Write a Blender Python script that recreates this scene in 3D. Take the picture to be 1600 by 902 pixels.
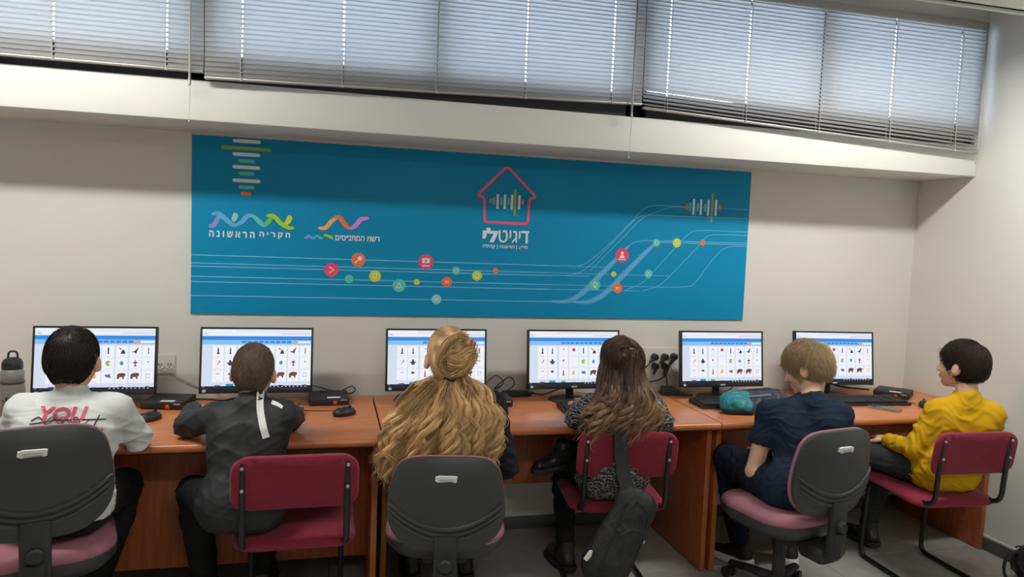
import bpy, bmesh, math, random
import numpy as np
from mathutils import Vector, Matrix, Euler
from mathutils.bvhtree import BVHTree

for _o in list(bpy.data.objects):
    bpy.data.objects.remove(_o)
SC = bpy.context.scene
COL = SC.collection

# ---------------------------------------------------------------- camera
cam_d = bpy.data.cameras.new('camera')
cam_d.sensor_width = 36.0
cam_d.lens = 1134.88 / 1600 * 36.0
cam_d.clip_start = 0.05
cam = bpy.data.objects.new('camera', cam_d)
COL.objects.link(cam)
cam.matrix_world = Matrix(((0.96946, -0.02113, -0.24432, -0.0274),
                           (-0.24208, 0.07663, -0.96722, -3.6820),
                           (0.03916, 0.99684, 0.06918, 1.5586),
                           (0, 0, 0, 1)))
SC.camera = cam

# ---------------------------------------------------------------- world, exposure
world = bpy.data.worlds.new('overcast_sky')
SC.world = world
world.use_nodes = True
_bg = world.node_tree.nodes['Background']
_bg.inputs['Color'].default_value = (0.74, 0.84, 1.0, 1)
_bg.inputs['Strength'].default_value = 6.4
SC.view_settings.view_transform = 'Standard'
SC.view_settings.look = 'None'
SC.view_settings.gamma = 1.0
SC.view_settings.use_curve_mapping = False
SC.view_settings.exposure = 0.0
SC.cycles.max_bounces = 8
LAMP_POWER = 58.0          # emission strength of the ceiling lamps
LAMP_COLOR = (1.0, 0.98, 0.925)

# ---------------------------------------------------------------- materials
MATS = {}


def mat(name, col, rough=0.5, metal=0.0, var=0.0, vscale=8.0, bump=0.0, bscale=60.0, spec=0.5,
        stretch=(1, 1, 1), col2=None, sheen=0.0, transl=0.0, alpha=1.0):
    """A principled material with procedural colour variation and bump."""
    if name in MATS:
        return MATS[name]
    m = bpy.data.materials.new(name)
    m.use_nodes = True
    nt = m.node_tree
    p = nt.nodes['Principled BSDF']
    p.inputs['Roughness'].default_value = rough
    p.inputs['Metallic'].default_value = metal
    p.inputs['Specular IOR Level'].default_value = spec
    p.inputs['Alpha'].default_value = alpha
    if sheen:
        p.inputs['Sheen Weight'].default_value = sheen
    c4 = (*col, 1)
    p.inputs['Base Color'].default_value = c4
    tc = nt.nodes.new('ShaderNodeTexCoord')
    mp = nt.nodes.new('ShaderNodeMapping')
    mp.inputs['Scale'].default_value = stretch
    nt.links.new(tc.outputs['Object'], mp.inputs['Vector'])
    if var or col2:
        n = nt.nodes.new('ShaderNodeTexNoise')
        n.inputs['Scale'].default_value = vscale
        n.inputs['Detail'].default_value = 5
        nt.links.new(mp.outputs['Vector'], n.inputs['Vector'])
        r = nt.nodes.new('ShaderNodeValToRGB')
        r.color_ramp.elements[0].position = 0.3
        r.color_ramp.elements[1].position = 0.7
        if col2:
            a, b = col, col2
        else:
            a = tuple(max(0, x * (1 - var)) for x in col)
            b = tuple(min(1, x * (1 + var)) for x in col)
        r.color_ramp.elements[0].color = (*a, 1)
        r.color_ramp.elements[1].color = (*b, 1)
        nt.links.new(n.outputs['Fac'], r.inputs['Fac'])
        nt.links.new(r.outputs['Color'], p.inputs['Base Color'])
    if bump:
        n2 = nt.nodes.new('ShaderNodeTexNoise')
        n2.inputs['Scale'].default_value = bscale
        n2.inputs['Detail'].default_value = 3
        nt.links.new(mp.outputs['Vector'], n2.inputs['Vector'])
        bn = nt.nodes.new('ShaderNodeBump')
        bn.inputs['Strength'].default_value = bump
        bn.inputs['Distance'].default_value = 0.004
        nt.links.new(n2.outputs['Fac'], bn.inputs['Height'])
        nt.links.new(bn.outputs['Normal'], p.inputs['Normal'])
    if transl:
        tr = nt.nodes.new('ShaderNodeBsdfTranslucent')
        tr.inputs['Color'].default_value = c4
        mx = nt.nodes.new('ShaderNodeMixShader')
        mx.inputs['Fac'].default_value = transl
        nt.links.new(p.outputs[0], mx.inputs[1])
        nt.links.new(tr.outputs[0], mx.inputs[2])
        nt.links.new(mx.outputs[0], nt.nodes['Material Output'].inputs['Surface'])
    MATS[name] = m
    return m


def emit(name, col, strength=1.0):
    if name in MATS:
        return MATS[name]
    m = bpy.data.materials.new(name)
    m.use_nodes = True
    nt = m.node_tree
    nt.nodes.remove(nt.nodes['Principled BSDF'])
    e = nt.nodes.new('ShaderNodeEmission')
    e.inputs['Color'].default_value = (*col, 1)
    e.inputs['Strength'].default_value = strength
    nt.links.new(e.outputs[0], nt.nodes['Material Output'].inputs['Surface'])
    MATS[name] = m
    return m


def glass(name, tint=(0.9, 0.95, 1.0), gloss=0.06):
    if name in MATS:
        return MATS[name]
    m = bpy.data.materials.new(name)
    m.use_nodes = True
    nt = m.node_tree
    nt.nodes.remove(nt.nodes['Principled BSDF'])
    t = nt.nodes.new('ShaderNodeBsdfTransparent')
    t.inputs['Color'].default_value = (*tint, 1)
    g = nt.nodes.new('ShaderNodeBsdfGlossy')
    g.inputs['Roughness'].default_value = 0.05
    x = nt.nodes.new('ShaderNodeMixShader')
    x.inputs['Fac'].default_value = gloss
    nt.links.new(t.outputs[0], x.inputs[1])
    nt.links.new(g.outputs[0], x.inputs[2])
    nt.links.new(x.outputs[0], nt.nodes['Material Output'].inputs['Surface'])
    MATS[name] = m
    return m


def hex3(h):
    """sRGB hex to linear."""
    v = [int(h[i:i + 2], 16) / 255 for i in (0, 2, 4)]
    return tuple(x / 12.92 if x < 0.04045 else ((x + 0.055) / 1.055) ** 2.4 for x in v)


# ---------------------------------------------------------------- object helpers
def link_mesh(name, me, mats, parent=None, loc=None, rot=None):
    o = bpy.data.objects.new(name, me)
    COL.objects.link(o)
    for m in (mats if isinstance(mats, (list, tuple)) else [mats]):
        me.materials.append(m)
    if parent:
        o.parent = parent
    if loc is not None:
        o.location = loc
    if rot is not None:
        o.rotation_euler = rot
    return o


def obj(name, bm, mats, parent=None, loc=None, rot=None, smooth=True, angle=38):
    me = bpy.data.meshes.new(name)
    bmesh.ops.recalc_face_normals(bm, faces=bm.faces[:])
    bm.to_mesh(me)
    bm.free()
    if smooth and len(me.polygons):
        me.polygons.foreach_set('use_smooth', [True] * len(me.polygons))
        me.set_sharp_from_angle(angle=math.radians(angle))
    return link_mesh(name, me, mats, parent, loc, rot)


def tag(o, label=None, cat=None, group=None, kind=None):
    if label:
        o['label'] = label
    if cat:
        o['category'] = cat
    if group:
        o['group'] = group
    if kind:
        o['kind'] = kind
    return o


def thing(name, label, cat, loc=(0, 0, 0), rz=0.0, group=None):
    o = bpy.data.objects.new(name, None)
    o.empty_display_size = 0.1
    COL.objects.link(o)
    o.location = loc
    o.rotation_euler = (0, 0, rz)
    return tag(o, label, cat, group)


def children(o):
    return [c for c in bpy.data.objects if c.parent == o]


def dup(root, loc, rz, label, kids=None):
    r = root.copy()
    COL.objects.link(r)
    r.location = loc
    r.rotation_euler = (0, 0, rz)
    r['label'] = label
    for ch in children(root):
        c = ch.copy()
        COL.objects.link(c)
        c.parent = r
        for g in children(ch):
            d = g.copy()
            COL.objects.link(d)
            d.parent = c
    return r


def BM():
    return bmesh.new()


def box(bm, c, s, bev=0.0, rot=None, mi=0, seg=2):
    """Box with centre c and size s, edges rounded by bev."""
    r = bmesh.ops.create_cube(bm, size=1.0)
    vs = r['verts']
    for v in vs:
        v.co = Vector((v.co.x * s[0], v.co.y * s[1], v.co.z * s[2]))
    fs = set(f for v in vs for f in v.link_faces)
    if bev > 0:
        es = set(e for v in vs for e in v.link_edges)
        b = bmesh.ops.bevel(bm, geom=list(es), offset=bev, segments=seg, affect='EDGES', profile=0.5)
        vs = list(set(vs) & set(bm.verts)) + b['verts']
        vs = list({v for v in vs if v.is_valid} | {v for f in b['faces'] for v in f.verts})
        fs = set(f for v in vs for f in v.link_faces)
    M = Matrix.Translation(Vector(c)) @ (rot.to_matrix().to_4x4() if rot is not None else Matrix())
    for v in vs:
        v.co = M @ v.co
    for f in fs:
        f.material_index = mi
    return vs


def bx(bm, x0, x1, y0, y1, z0, z1, bev=0.0, mi=0):
    return box(bm, ((x0 + x1) / 2, (y0 + y1) / 2, (z0 + z1) / 2), (x1 - x0, y1 - y0, z1 - z0), bev, mi=mi)


def rounded_path(pts, r, n=5):
    """Polyline with its inner corners rounded by radius r."""
    P = [Vector(p) for p in pts]
    out = [P[0]]
    for i in range(1, len(P) - 1):
        a, b, c = P[i - 1], P[i], P[i + 1]
        d1, d2 = (a - b), (c - b)
        t = min(r, d1.length * 0.49, d2.length * 0.49)
        s, e = b + d1.normalized() * t, b + d2.normalized() * t
        for k in range(n + 1):
            u = k / n
            out.append(s * (1 - u) ** 2 + b * 2 * u * (1 - u) + e * u * u)
    out.append(P[-1])
    return out


def catmull(pts, n=6):
    P = [Vector(p) for p in pts]
    Q = [P[0]] + P + [P[-1]]
    out = []
    for i in range(1, len(Q) - 2):
        a, b, c, d = Q[i - 1], Q[i], Q[i + 1], Q[i + 2]
        for k in range(n):
            t = k / n
            out.append(0.5 * ((2 * b) + (c - a) * t + (2 * a - 5 * b + 4 * c - d) * t * t + (3 * b - a - 3 * c + d) * t ** 3))
    out.append(P[-1])
    return out


def tube(bm, pts, r, seg=8, mi=0, cap=True, flat=None):
    """Tube along pts; r is a number or a list. flat = (axis, factor) squashes the section along axis."""
    P = [Vector(p) for p in pts]
    n = len(P)
    R = r if isinstance(r, (list, tuple)) else [r] * n
    rings = []
    up = None
    for i in range(n):
        t = (P[min(i + 1, n - 1)] - P[max(i - 1, 0)]).normalized()
        if up is None:
            up = Vector((0, 0, 1)) if abs(t.z) < 0.9 else Vector((1, 0, 0))
        a = t.cross(up).normalized()
        b = a.cross(t).normalized()
        up = b
        ring = []
        for k in range(seg):
            th = 2 * math.pi * k / seg
            o = (a * math.cos(th) + b * math.sin(th)) * R[i]
            if flat:
                ax = Vector(flat[0]).normalized()
                o -= ax * o.dot(ax) * (1 - flat[1])
            ring.append(bm.verts.new(P[i] + o))
        rings.append(ring)
    for i in range(n - 1):
        for k in range(seg):
            f = bm.faces.new((rings[i][k], rings[i][(k + 1) % seg], rings[i + 1][(k + 1) % seg], rings[i + 1][k]))
            f.material_index = mi
    if cap:
        for ring in (rings[0][::-1], rings[-1]):
            f = bm.faces.new(ring)
            f.material_index = mi
    return rings


def lathe(bm, prof, seg=24, c=(0, 0, 0), mi=0, axis='z'):
    """Revolve (radius, height) pairs."""
    rings = []
    for r, h in prof:
        if r < 1e-6:
            rings.append([bm.verts.new(Vector(c) + (Vector((0, 0, h)) if axis == 'z' else Vector((0, h, 0))))])
            continue
        ring = []
        for k in range(seg):
            a = 2 * math.pi * k / seg
            v = (r * math.cos(a), r * math.sin(a), h) if axis == 'z' else (r * math.cos(a), h, r * math.sin(a))
            ring.append(bm.verts.new(Vector(c) + Vector(v)))
        rings.append(ring)
    for A, B in zip(rings, rings[1:]):
        for k in range(seg):
            a = [A[k % len(A)], A[(k + 1) % len(A)], B[(k + 1) % len(B)], B[k % len(B)]]
            u = []
            for v in a:
                if v not in u:
                    u.append(v)
            if len(u) > 2:
                f = bm.faces.new(u)
                f.material_index = mi
    for ring, rev in ((rings[0], True), (rings[-1], False)):
        if len(ring) > 2:
            f = bm.faces.new(ring[::-1] if rev else ring)
            f.material_index = mi


def prism(bm, outline, y0, y1, mi=0, bev=0.0, plane='xz'):
    """Extrude a 2-D outline between two depths."""
    def P(p, d):
        return (p[0], d, p[1]) if plane == 'xz' else (p[0], p[1], d)
    A = [bm.verts.new(P(p, y0)) for p in outline]
    B = [bm.verts.new(P(p, y1)) for p in outline]
    n = len(A)
    fs = [bm.faces.new(A), bm.faces.new(B[::-1])]
    for k in range(n):
        fs.append(bm.faces.new((A[k], B[k], B[(k + 1) % n], A[(k + 1) % n])))
    for f in fs:
        f.material_index = mi
    if bev:
        es = set(fs[0].edges) | set(fs[1].edges)
        bmesh.ops.bevel(bm, geom=list(es), offset=bev, segments=3, affect='EDGES', profile=0.5, material=mi)


def rrect(w, h, r, n=6, cx=0, cy=0):
    out = []
    for sx, sy, a0 in ((1, 1, 0), (-1, 1, 90), (-1, -1, 180), (1, -1, 270)):
        for k in range(n + 1):
            a = math.radians(a0 + 90 * k / n)
            out.append((cx + sx * (w / 2 - r) + r * math.cos(a), cy + sy * (h / 2 - r) + r * math.sin(a)))
    return out


def flat_poly(bm, pts, y, mi=0):
    """One flat face in an x-z plane at depth y, facing -y."""
    f = bm.faces.new([bm.verts.new((p[0], y, p[1])) for p in pts])
    f.normal_update()
    if f.normal.y > 0:
        f.normal_flip()
    f.material_index = mi
    return f


def ribbon(bm, pts, w, y, mi=0, smooth=True, ends=1.0):
    """Flat strip of width w along 2-D points in an x-z plane. ends < 1 tapers it."""
    P = [Vector((p[0], p[1])) for p in pts]
    if smooth and len(P) > 2:
        P = [Vector((v.x, v.y)) for v in catmull([(p.x, p.y, 0) for p in P], 8)]
    n = len(P)
    L, Rr = [], []
    for i in range(n):
        t = (P[min(i + 1, n - 1)] - P[max(i - 1, 0)])
        if t.length < 1e-9:
            t = Vector((1, 0))
        t.normalize()
        nn = Vector((-t.y, t.x))
        s = 1.0
        if ends < 1:
            u = i / (n - 1)
            s = ends + (1 - ends) * math.sin(math.pi * u) ** 0.6
        L.append(bm.verts.new((P[i].x + nn.x * w * s / 2, y, P[i].y + nn.y * w * s / 2)))
        Rr.append(bm.verts.new((P[i].x - nn.x * w * s / 2, y, P[i].y - nn.y * w * s / 2)))
    for i in range(n - 1):
        f = bm.faces.new((L[i], Rr[i], Rr[i + 1], L[i + 1]))
        f.material_index = mi


def text_mesh(body, bold=0.0, shear=0.0, res=3):
    """Vertices and faces of a piece of text, moved to a unit box (x, y in 0..1)."""
    cu = bpy.data.curves.new('lettering', 'FONT')
    cu.body = body
    cu.offset = bold
    cu.shear = shear
    cu.resolution_u = res
    o = bpy.data.objects.new('lettering', cu)
    COL.objects.link(o)
    dg = bpy.context.evaluated_depsgraph_get()
    me = o.evaluated_get(dg).to_mesh()
    vs = [Vector(v.co) for v in me.vertices]
    fs = [list(p.vertices) for p in me.polygons]
    o.evaluated_get(dg).to_mesh_clear()
    bpy.data.objects.remove(o)
    x0, x1 = min(v.x for v in vs), max(v.x for v in vs)
    y0, y1 = min(v.y for v in vs), max(v.y for v in vs)
    return [((v.x - x0) / (x1 - x0), (v.y - y0) / (y1 - y0)) for v in vs], fs


def add_text(bm, body, x0, x1, z0, z1, y, mi=0, bold=0.0, shear=0.0):
    vs, fs = text_mesh(body, bold, shear)
    V = [bm.verts.new((x0 + u * (x1 - x0), y, z0 + v * (z1 - z0))) for u, v in vs]
    for f in fs:
        try:
            q = bm.faces.new([V[i] for i in f])
            q.material_index = mi
        except ValueError:
            pass

# ================================================================ the room
XL, XR, YF, YB = -3.0, 3.397, -5.6, -0.40      # side walls, wall behind the camera, face of the window beam
ZB, ZW0, ZW1, ZC, ZH = 1.994, 2.160, 2.810, 2.665, 3.02
M_wall = mat('cream_wall_paint', (0.70, 0.70, 0.655), 0.75, var=0.03, vscale=1.2, bump=0.05, bscale=150)
M_ceil = mat('ceiling_paint', (0.70, 0.68, 0.63), 0.8, bump=0.05, bscale=90)
M_tile = mat('grey_floor_tile', (0.36, 0.35, 0.33), 0.33, var=0.12, vscale=14, bump=0.03, bscale=40)
M_base = mat('dark_skirting_tile', (0.10, 0.105, 0.10), 0.4, var=0.1, vscale=10)
M_base_edge = mat('pale_skirting_edge', (0.6, 0.6, 0.55), 0.5)
M_alu = mat('dark_window_aluminium', (0.028, 0.03, 0.034), 0.45, metal=0.3)
M_glass = glass('window_glass')
M_slat = mat('grey_blind_slat', (0.42, 0.41, 0.395), 0.45, transl=0.50)
M_rail = mat('blind_rail_metal', (0.42, 0.41, 0.39), 0.4, metal=0.3)
M_cord = mat('white_blind_cord', (0.62, 0.6, 0.56), 0.7, transl=0.3)


def struct(name, bm, m, parent=None, **k):
    o = obj(name, bm, m, parent, **k)
    if not parent:
        o['kind'] = 'structure'
    return o


b = BM(); bx(b, XL - .1, XR + .1, 0.0, 0.12, -.08, ZB); struct('wall_back', b, M_wall)
b = BM(); bx(b, XR, XR + .12, YF - .12, 0.12, -.08, ZH + .05); struct('wall_right', b, M_wall)
b = BM(); bx(b, XL - .12, XL, YF - .12, 0.12, -.08, ZH + .05); struct('wall_left', b, M_wall)
b = BM(); bx(b, XL - .1, XR + .1, YF - .12, YF, -.08, ZH + .05); struct('wall_front', b, M_wall)
# projecting beam under the windows, the strip over them
b = BM(); bx(b, XL, XR, YB, 0.12, ZB, ZW0, 0.006); struct('trim_1', b, M_wall)
b = BM(); bx(b, XL, XR, YB, 0.12, ZW1, ZH); struct('trim_2', b, M_wall)
# ceiling: lower field over the room, raised strip along the windows
b = BM()
bx(b, XL, XR, YF, -0.98, ZC, ZC + .06)
bx(b, XL, XR, -1.0, 0.12, ZH, ZH + .06)
bx(b, XL, XR, -1.0, -0.98, ZC, ZH)
ceil = struct('ceiling', b, M_ceil)
b = BM(); bx(b, XL, XR, -0.985, -0.965, ZC - .012, ZC + .03, 0.004); struct('trim_3', b, M_base_edge)

# floor tiles, each its own piece with a recessed joint
b = BM(); bx(b, XL, XR, YF, 0.05, -0.06, -0.006)
floor = struct('floor', b, mat('floor_grout', (0.13, 0.125, 0.115), 0.8))
TS = 0.60
b = BM(); box(b, (0, 0, -0.006), (TS - .003, TS - .003, 0.012), 0.0015, seg=1)
proto = None
for i in range(int((XR - XL) / TS) + 1):
    for j in range(10):
        x0, x1 = XL + i * TS, min(XL + (i + 1) * TS, XR)
        if x1 - x0 < .1:
            continue
        y = 0.0 - (j + .5) * TS
        if y < YF:
            continue
        if proto is None:
            t = proto = obj('tile', b, M_tile, floor)
        else:
            t = proto.copy(); COL.objects.link(t)
        t.location = ((x0 + x1) / 2, y, 0)
        t.scale = ((x1 - x0) / TS, 1, 1)

b = BM(); bx(b, XL, XR, -0.012, 0, 0, 0.068, 0.002); struct('baseboard_back', b, M_base)
b = BM(); bx(b, XR - .012, XR, YF, -0.012, 0, 0.068, 0.002)
bb = struct('baseboard_right', b, M_base)
b = BM(); bx(b, XR - .014, XR, YF, -0.012, 0.068, 0.080, 0.002); struct('upper_edge', b, M_base_edge, bb)

# ---- windows in the upper wall: frame, mullions, panes
def window(name, x0, x1, mulls):
    y0, y1 = YB + .018, YB + .068
    f = .055
    b = BM()
    bx(b, x0, x1, y0, y1, ZW0, ZW0 + .115, .004)
    bx(b, x0, x1, y0, y1, ZW1 - f, ZW1, .004)
    bx(b, x0, x0 + f, y0, y1, ZW0, ZW1, .004)
    bx(b, x1 - f, x1, y0, y1, ZW0, ZW1, .004)
    w = struct(name, b, M_alu)
    edges = [x0 + f] + list(mulls) + [x1 - f]
    for mx in mulls:
        b = BM(); bx(b, mx - .03, mx + .03, y0 + .005, y1 - .005, ZW0 + .11, ZW1 - f, .003)
        obj('mullion', b, M_alu, w)
    for a, c in zip(edges, edges[1:]):
        b = BM(); bx(b, a, c, y0 + .022, y0 + .028, ZW0 + .10, ZW1 - f + .01)
        obj('pane', b, M_glass, w)


window('window_1', XL, -0.545, (-1.75,))
window('window_2', -0.545, 1.385, (0.42,))
window('window_3', 1.385, XR - .03, (2.385,))
b = BM(); bx(b, XR - .03, XR, YB, .12, ZW0, ZW1); struct('trim_4', b, M_wall)


# ---- venetian blinds: every slat a piece, with cord slots through it
def blind(label, x0, x1, zb0, zb1, cords, wand_x, wand_z, cord_z, droop=0.0):
    L = x1 - x0
    t = thing('venetian_blind', label, 'blind', ((x0 + x1) / 2, YB - .035, ZW1 - .02), 0, 'venetian blinds over the high windows')
    cx = (x0 + x1) / 2
    cl = [c - cx for c in cords if x0 < c < x1]
    # slat section: crowned strip, 25 mm wide, tilted nearly shut
    b = BM()
    tilt = math.radians(70)
    sec = []
    for k in range(5):
        u = (k / 4 - .5) * .025
        h = .0022 * (1 - (2 * k / 4 - 1) ** 2)
        sec.append((u * math.cos(tilt) - h * math.sin(tilt), u * math.sin(tilt) + h * math.cos(tilt)))
    xs = [-L / 2]
    for c in cl:
        xs += [c - .0035, c + .0035]
    xs.append(L / 2)
    cols = [[b.verts.new((x, s[0], s[1])) for s in sec] for x in xs]
    for i in range(len(xs) - 1):
        for k in range(4):
            if i % 2 == 1 and k in (1, 2):
                continue                       # the slot the cord runs through
            b.faces.new((cols[i][k], cols[i + 1][k], cols[i + 1][k + 1], cols[i][k + 1]))
    me_o = None
    ztop = ZW1 - .03
    zbm = (zb0 + zb1) / 2
    n = int((ztop - zbm) / .0197)
    for i in range(n):
        u = (i + 1) / (n + 1)
        za, zb = ztop + (zb0 - ztop) * u, ztop + (zb1 - ztop) * u
        if me_o is None:
            s = me_o = obj('slat', b, M_slat, t, angle=80)
        else:
            s = me_o.copy(); COL.objects.link(s)
        s.location = (0, 0, (za + zb) / 2 - t.location.z)
        ex = droop * max(0.0, (u - .8) / .2)       # the lowest slats hang open where the blind sags
        s.rotation_euler = (-ex, math.atan2(za - zb, L), 0)
    b = BM(); box(b, (0, 0, 0), (L, .026, .010), .003)
    rail = obj('bottom_rail', b, M_rail, t, (0, 0, zbm - t.location.z), (0, math.atan2(zb0 - zb1, L), 0))
    b = BM(); bx(b, -L / 2, L / 2, -.018, .022, -.028, .012, .003)
    obj('head_rail', b, M_rail, t)
    for c in cl:
        u = (c + L / 2) / L
        z = zb0 + (zb1 - zb0) * u - t.location.z
        b = BM()
        tube(b, [(c, -.0155, -.02), (c, -.0155, (z - .02) / 2), (c - .003, -.016, z + .03), (c - .001, -.017, z)], .0015, 5)
        tube(b, [(c, .0165, -.02), (c, .0165, z)], .0012, 5)
        lathe(b, [(0, -.006), (.006, -.004), (.006, .004), (0, .006)], 8, (c, -.014, z - .003))
        obj('lift_cord', b, M_cord, t)
    b = BM()
    wx = wand_x - cx
    tube(b, [(wx, -.024, -.01), (wx - .004, -.026, wand_z - t.location.z)], .0045, 6)
    lathe(b, [(0, -.022), (.007, -.018), (.006, .0), (.004, .012), (0, .014)], 8, (wx - .004, -.026, wand_z - t.location.z))
    obj('tilt_wand', b, M_rail, t)
    b = BM()
    z = wand_z - t.location.z
    tube(b, catmull([(wx - .004, -.026, z), (wx - .002, -.024, z - .05), (wx - .006, -.02, cord_z - t.location.z)]), .0012, 5)
    lathe(b, [(0, -.008), (.004, -.006), (.003, .006), (0, .008)], 8, (wx - .006, -.02, cord_z - t.location.z))
    obj('pull_cord', b, M_cord, t)
    return t


blind('grey slatted venetian blind cut off by the left edge of the picture', -2.50, -0.543, 2.185, 2.187,
      (-2.3, -1.9, -1.49, -1.088, -.681), -.588, 2.145, 1.985)
blind('grey slatted venetian blind in the middle, with the brightest panes behind it', -0.540, 1.390, 2.164, 2.214,
      (-.396, .011, .413, .818, 1.236), 1.335, 2.165, 1.96)
blind('grey slatted venetian blind nearest the right wall, sagging at its corner', 1.393, 3.352, 2.199, 2.113,
      (1.517, 1.94, 2.356, 2.78, 3.195), 3.335, 2.14, 2.06, droop=0.9)

# ---- flush ceiling lamps
M_lamp = emit('lamp_diffuser_glow', LAMP_COLOR, LAMP_POWER)
M_lampframe = mat('white_lamp_frame', (0.8, 0.8, 0.78), 0.5)
LAMPS = ((-1.25, -1.26, 'long flush ceiling lamp above the boy in the white shirt'),
         (2.45, -1.26, 'long flush ceiling lamp above the boy in the navy shirt'),
         (0.6, -3.9, 'unseen ceiling lamp added at the back of the room as fill light'))  # out of view, added to fill the shade on the sitters' backs
lamp0 = thing('ceiling_lamp', '', 'lamp', (0, 0, 0), 0, 'flush ceiling lamps')
b = BM()
for s in (-1, 1):
    bx(b, s * .61 - .012, s * .61 + .012, -.105, .105, -.02, .0, .002)
    bx(b, -.622, .622, s * .093 - .012, s * .093 + .012, -.02, .0, .002)
obj('frame', b, M_lampframe, lamp0)
b = BM(); bx(b, -.598, .598, -.081, .081, -.014, -.006); obj('diffuser', b, M_lamp, lamp0)
for k, (x, y, lb) in enumerate(LAMPS):
    if k == 0:
        lamp0.location = (x, y, ZC); lamp0['label'] = lb
    else:
        dup(lamp0, (x, y, ZC), 0, lb)

# ================================================================ the mural
BARS_H=[(-0.481,-0.356,1.965,'w'),(-0.533,-0.307,1.931,'g'),(-0.48,-0.357,1.903,'w'),(-0.455,-0.383,1.873,'t'),(-0.48,-0.356,1.843,'w'),(-0.453,-0.383,1.814,'t'),(-0.479,-0.355,1.78,'w'),(-0.452,-0.382,1.749,'t'),(-0.442,-0.395,1.72,'o')]
BARS_V=[[(0.77,1.756,1.733,'o'),(0.787,1.765,1.725,'t'),(0.806,1.782,1.706,'w'),(0.826,1.767,1.727,'t'),(0.844,1.782,1.707,'w'),(0.864,1.765,1.726,'t'),(0.882,1.784,1.706,'w'),(0.899,1.812,1.676,'g'),(0.921,1.782,1.708,'w'),(0.939,1.761,1.735,'o')],[(1.875,1.786,1.751,'o'),(1.895,1.792,1.744,'t'),(1.917,1.814,1.726,'w'),(1.941,1.791,1.747,'t'),(1.961,1.813,1.726,'w'),(1.986,1.79,1.747,'t'),(2.006,1.814,1.725,'w'),(2.029,1.85,1.69,'g'),(2.053,1.816,1.727,'w'),(2.076,1.789,1.756,'o')]]
HOUSE=[(0.851,1.926),(0.695,1.769),(0.736,1.763),(0.741,1.635),(0.972,1.635),(0.974,1.766),(1.013,1.775)]
LINES_Z=[1.422,1.384,1.369,1.321,1.296,1.23]
CURVES=[[(1.107,1.421),(1.207,1.423),(1.281,1.43),(1.379,1.5),(1.541,1.66),(1.613,1.738),(1.688,1.766),(1.874,1.768),(2.254,1.771)],[(1.201,1.372),(1.264,1.387),(1.345,1.446),(1.487,1.596),(1.577,1.688),(1.653,1.712),(1.848,1.715),(2.257,1.72)],[(1.532,1.298),(1.635,1.345),(1.727,1.439),(1.819,1.541),(1.903,1.624),(1.982,1.642),(2.262,1.645)],[(1.637,1.298),(1.733,1.331),(1.817,1.406),(1.957,1.553),(2.014,1.612),(2.094,1.624),(2.264,1.624)],[(1.694,1.32),(1.891,1.326),(1.95,1.35),(2.062,1.495),(2.14,1.555),(2.258,1.562)],[(1.328,1.401),(1.489,1.565),(1.615,1.694),(1.691,1.728),(1.767,1.759),(1.874,1.766)]]
RIBBONS=[[(1.116,1.232),(1.216,1.237),(1.297,1.286),(1.386,1.377),(1.475,1.467),(1.547,1.545),(1.608,1.569),(1.709,1.575),(2.262,1.582)],[(1.235,1.232),(1.327,1.234),(1.419,1.28),(1.545,1.407),(1.663,1.527),(1.71,1.562),(1.798,1.568),(2.262,1.572)]]
BUBBLES=[(-0.017,1.368,0.034,'r'),(0.111,1.422,0.034,'o'),(0.068,1.326,0.021,'t'),(0.194,1.343,0.029,'y'),(0.314,1.299,0.033,'t'),(0.403,1.318,0.015,'y'),(0.446,1.421,0.038,'r'),(0.556,1.322,0.026,'o'),(0.602,1.381,0.022,'t'),(0.712,1.358,0.026,'y'),(0.809,1.386,0.015,'o'),(0.505,1.232,0.025,'p'),(1.508,1.489,0.038,'r'),(1.705,1.564,0.022,'t'),(1.827,1.568,0.025,'y'),(1.984,1.574,0.016,'o'),(1.667,1.393,0.024,'t'),(1.464,1.386,0.015,'y'),(1.36,1.325,0.03,'t'),(1.491,1.31,0.027,'o')]
WAVE1=[('v',0.022,[(-0.582,1.559),(-0.56,1.565),(-0.545,1.592),(-0.532,1.615)]),('b',0.022,[(-0.57,1.616),(-0.539,1.62),(-0.51,1.597),(-0.478,1.571),(-0.453,1.571)]),('p',0.026,[(-0.465,1.626),(-0.466,1.609),(-0.475,1.586)]),('b',0.022,[(-0.459,1.57),(-0.434,1.587),(-0.409,1.615),(-0.38,1.615)]),('t',0.022,[(-0.386,1.617),(-0.357,1.59),(-0.331,1.567)]),('l',0.022,[(-0.337,1.567),(-0.315,1.592),(-0.299,1.617)]),('y2',0.022,[(-0.325,1.619),(-0.293,1.619),(-0.26,1.588),(-0.227,1.568),(-0.197,1.566)]),('y',0.026,[(-0.216,1.626),(-0.221,1.606),(-0.235,1.582)])]
WAVE2=[('a',0.02,[(-0.084,1.572),(-0.05,1.573),(-0.021,1.608),(0.006,1.625)]),('o',0.022,[(-0.008,1.625),(0.016,1.626),(0.047,1.587),(0.072,1.574)]),('m',0.022,[(0.068,1.572),(0.092,1.589),(0.119,1.621),(0.156,1.629)])]
WAVE3=[('v',0.012,[(-0.149,1.518),(-0.136,1.524),(-0.128,1.537)]),('b',0.012,[(-0.133,1.537),(-0.116,1.523),(-0.103,1.521),(-0.09,1.536)]),('t',0.012,[(-0.09,1.536),(-0.073,1.523),(-0.063,1.523)]),('l',0.012,[(-0.065,1.523),(-0.05,1.538)]),('y2',0.012,[(-0.056,1.538),(-0.04,1.535),(-0.012,1.519)]),('y',0.012,[(-0.019,1.538),(-0.027,1.525)])]
TEXTS={'t1': (0.733,0.981,1.534,1.601),'t2': (0.736,0.976,1.499,1.524),'t3': (-0.58,-0.215,1.51,1.542),'t4': (-0.002,0.211,1.514,1.54)}
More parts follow.
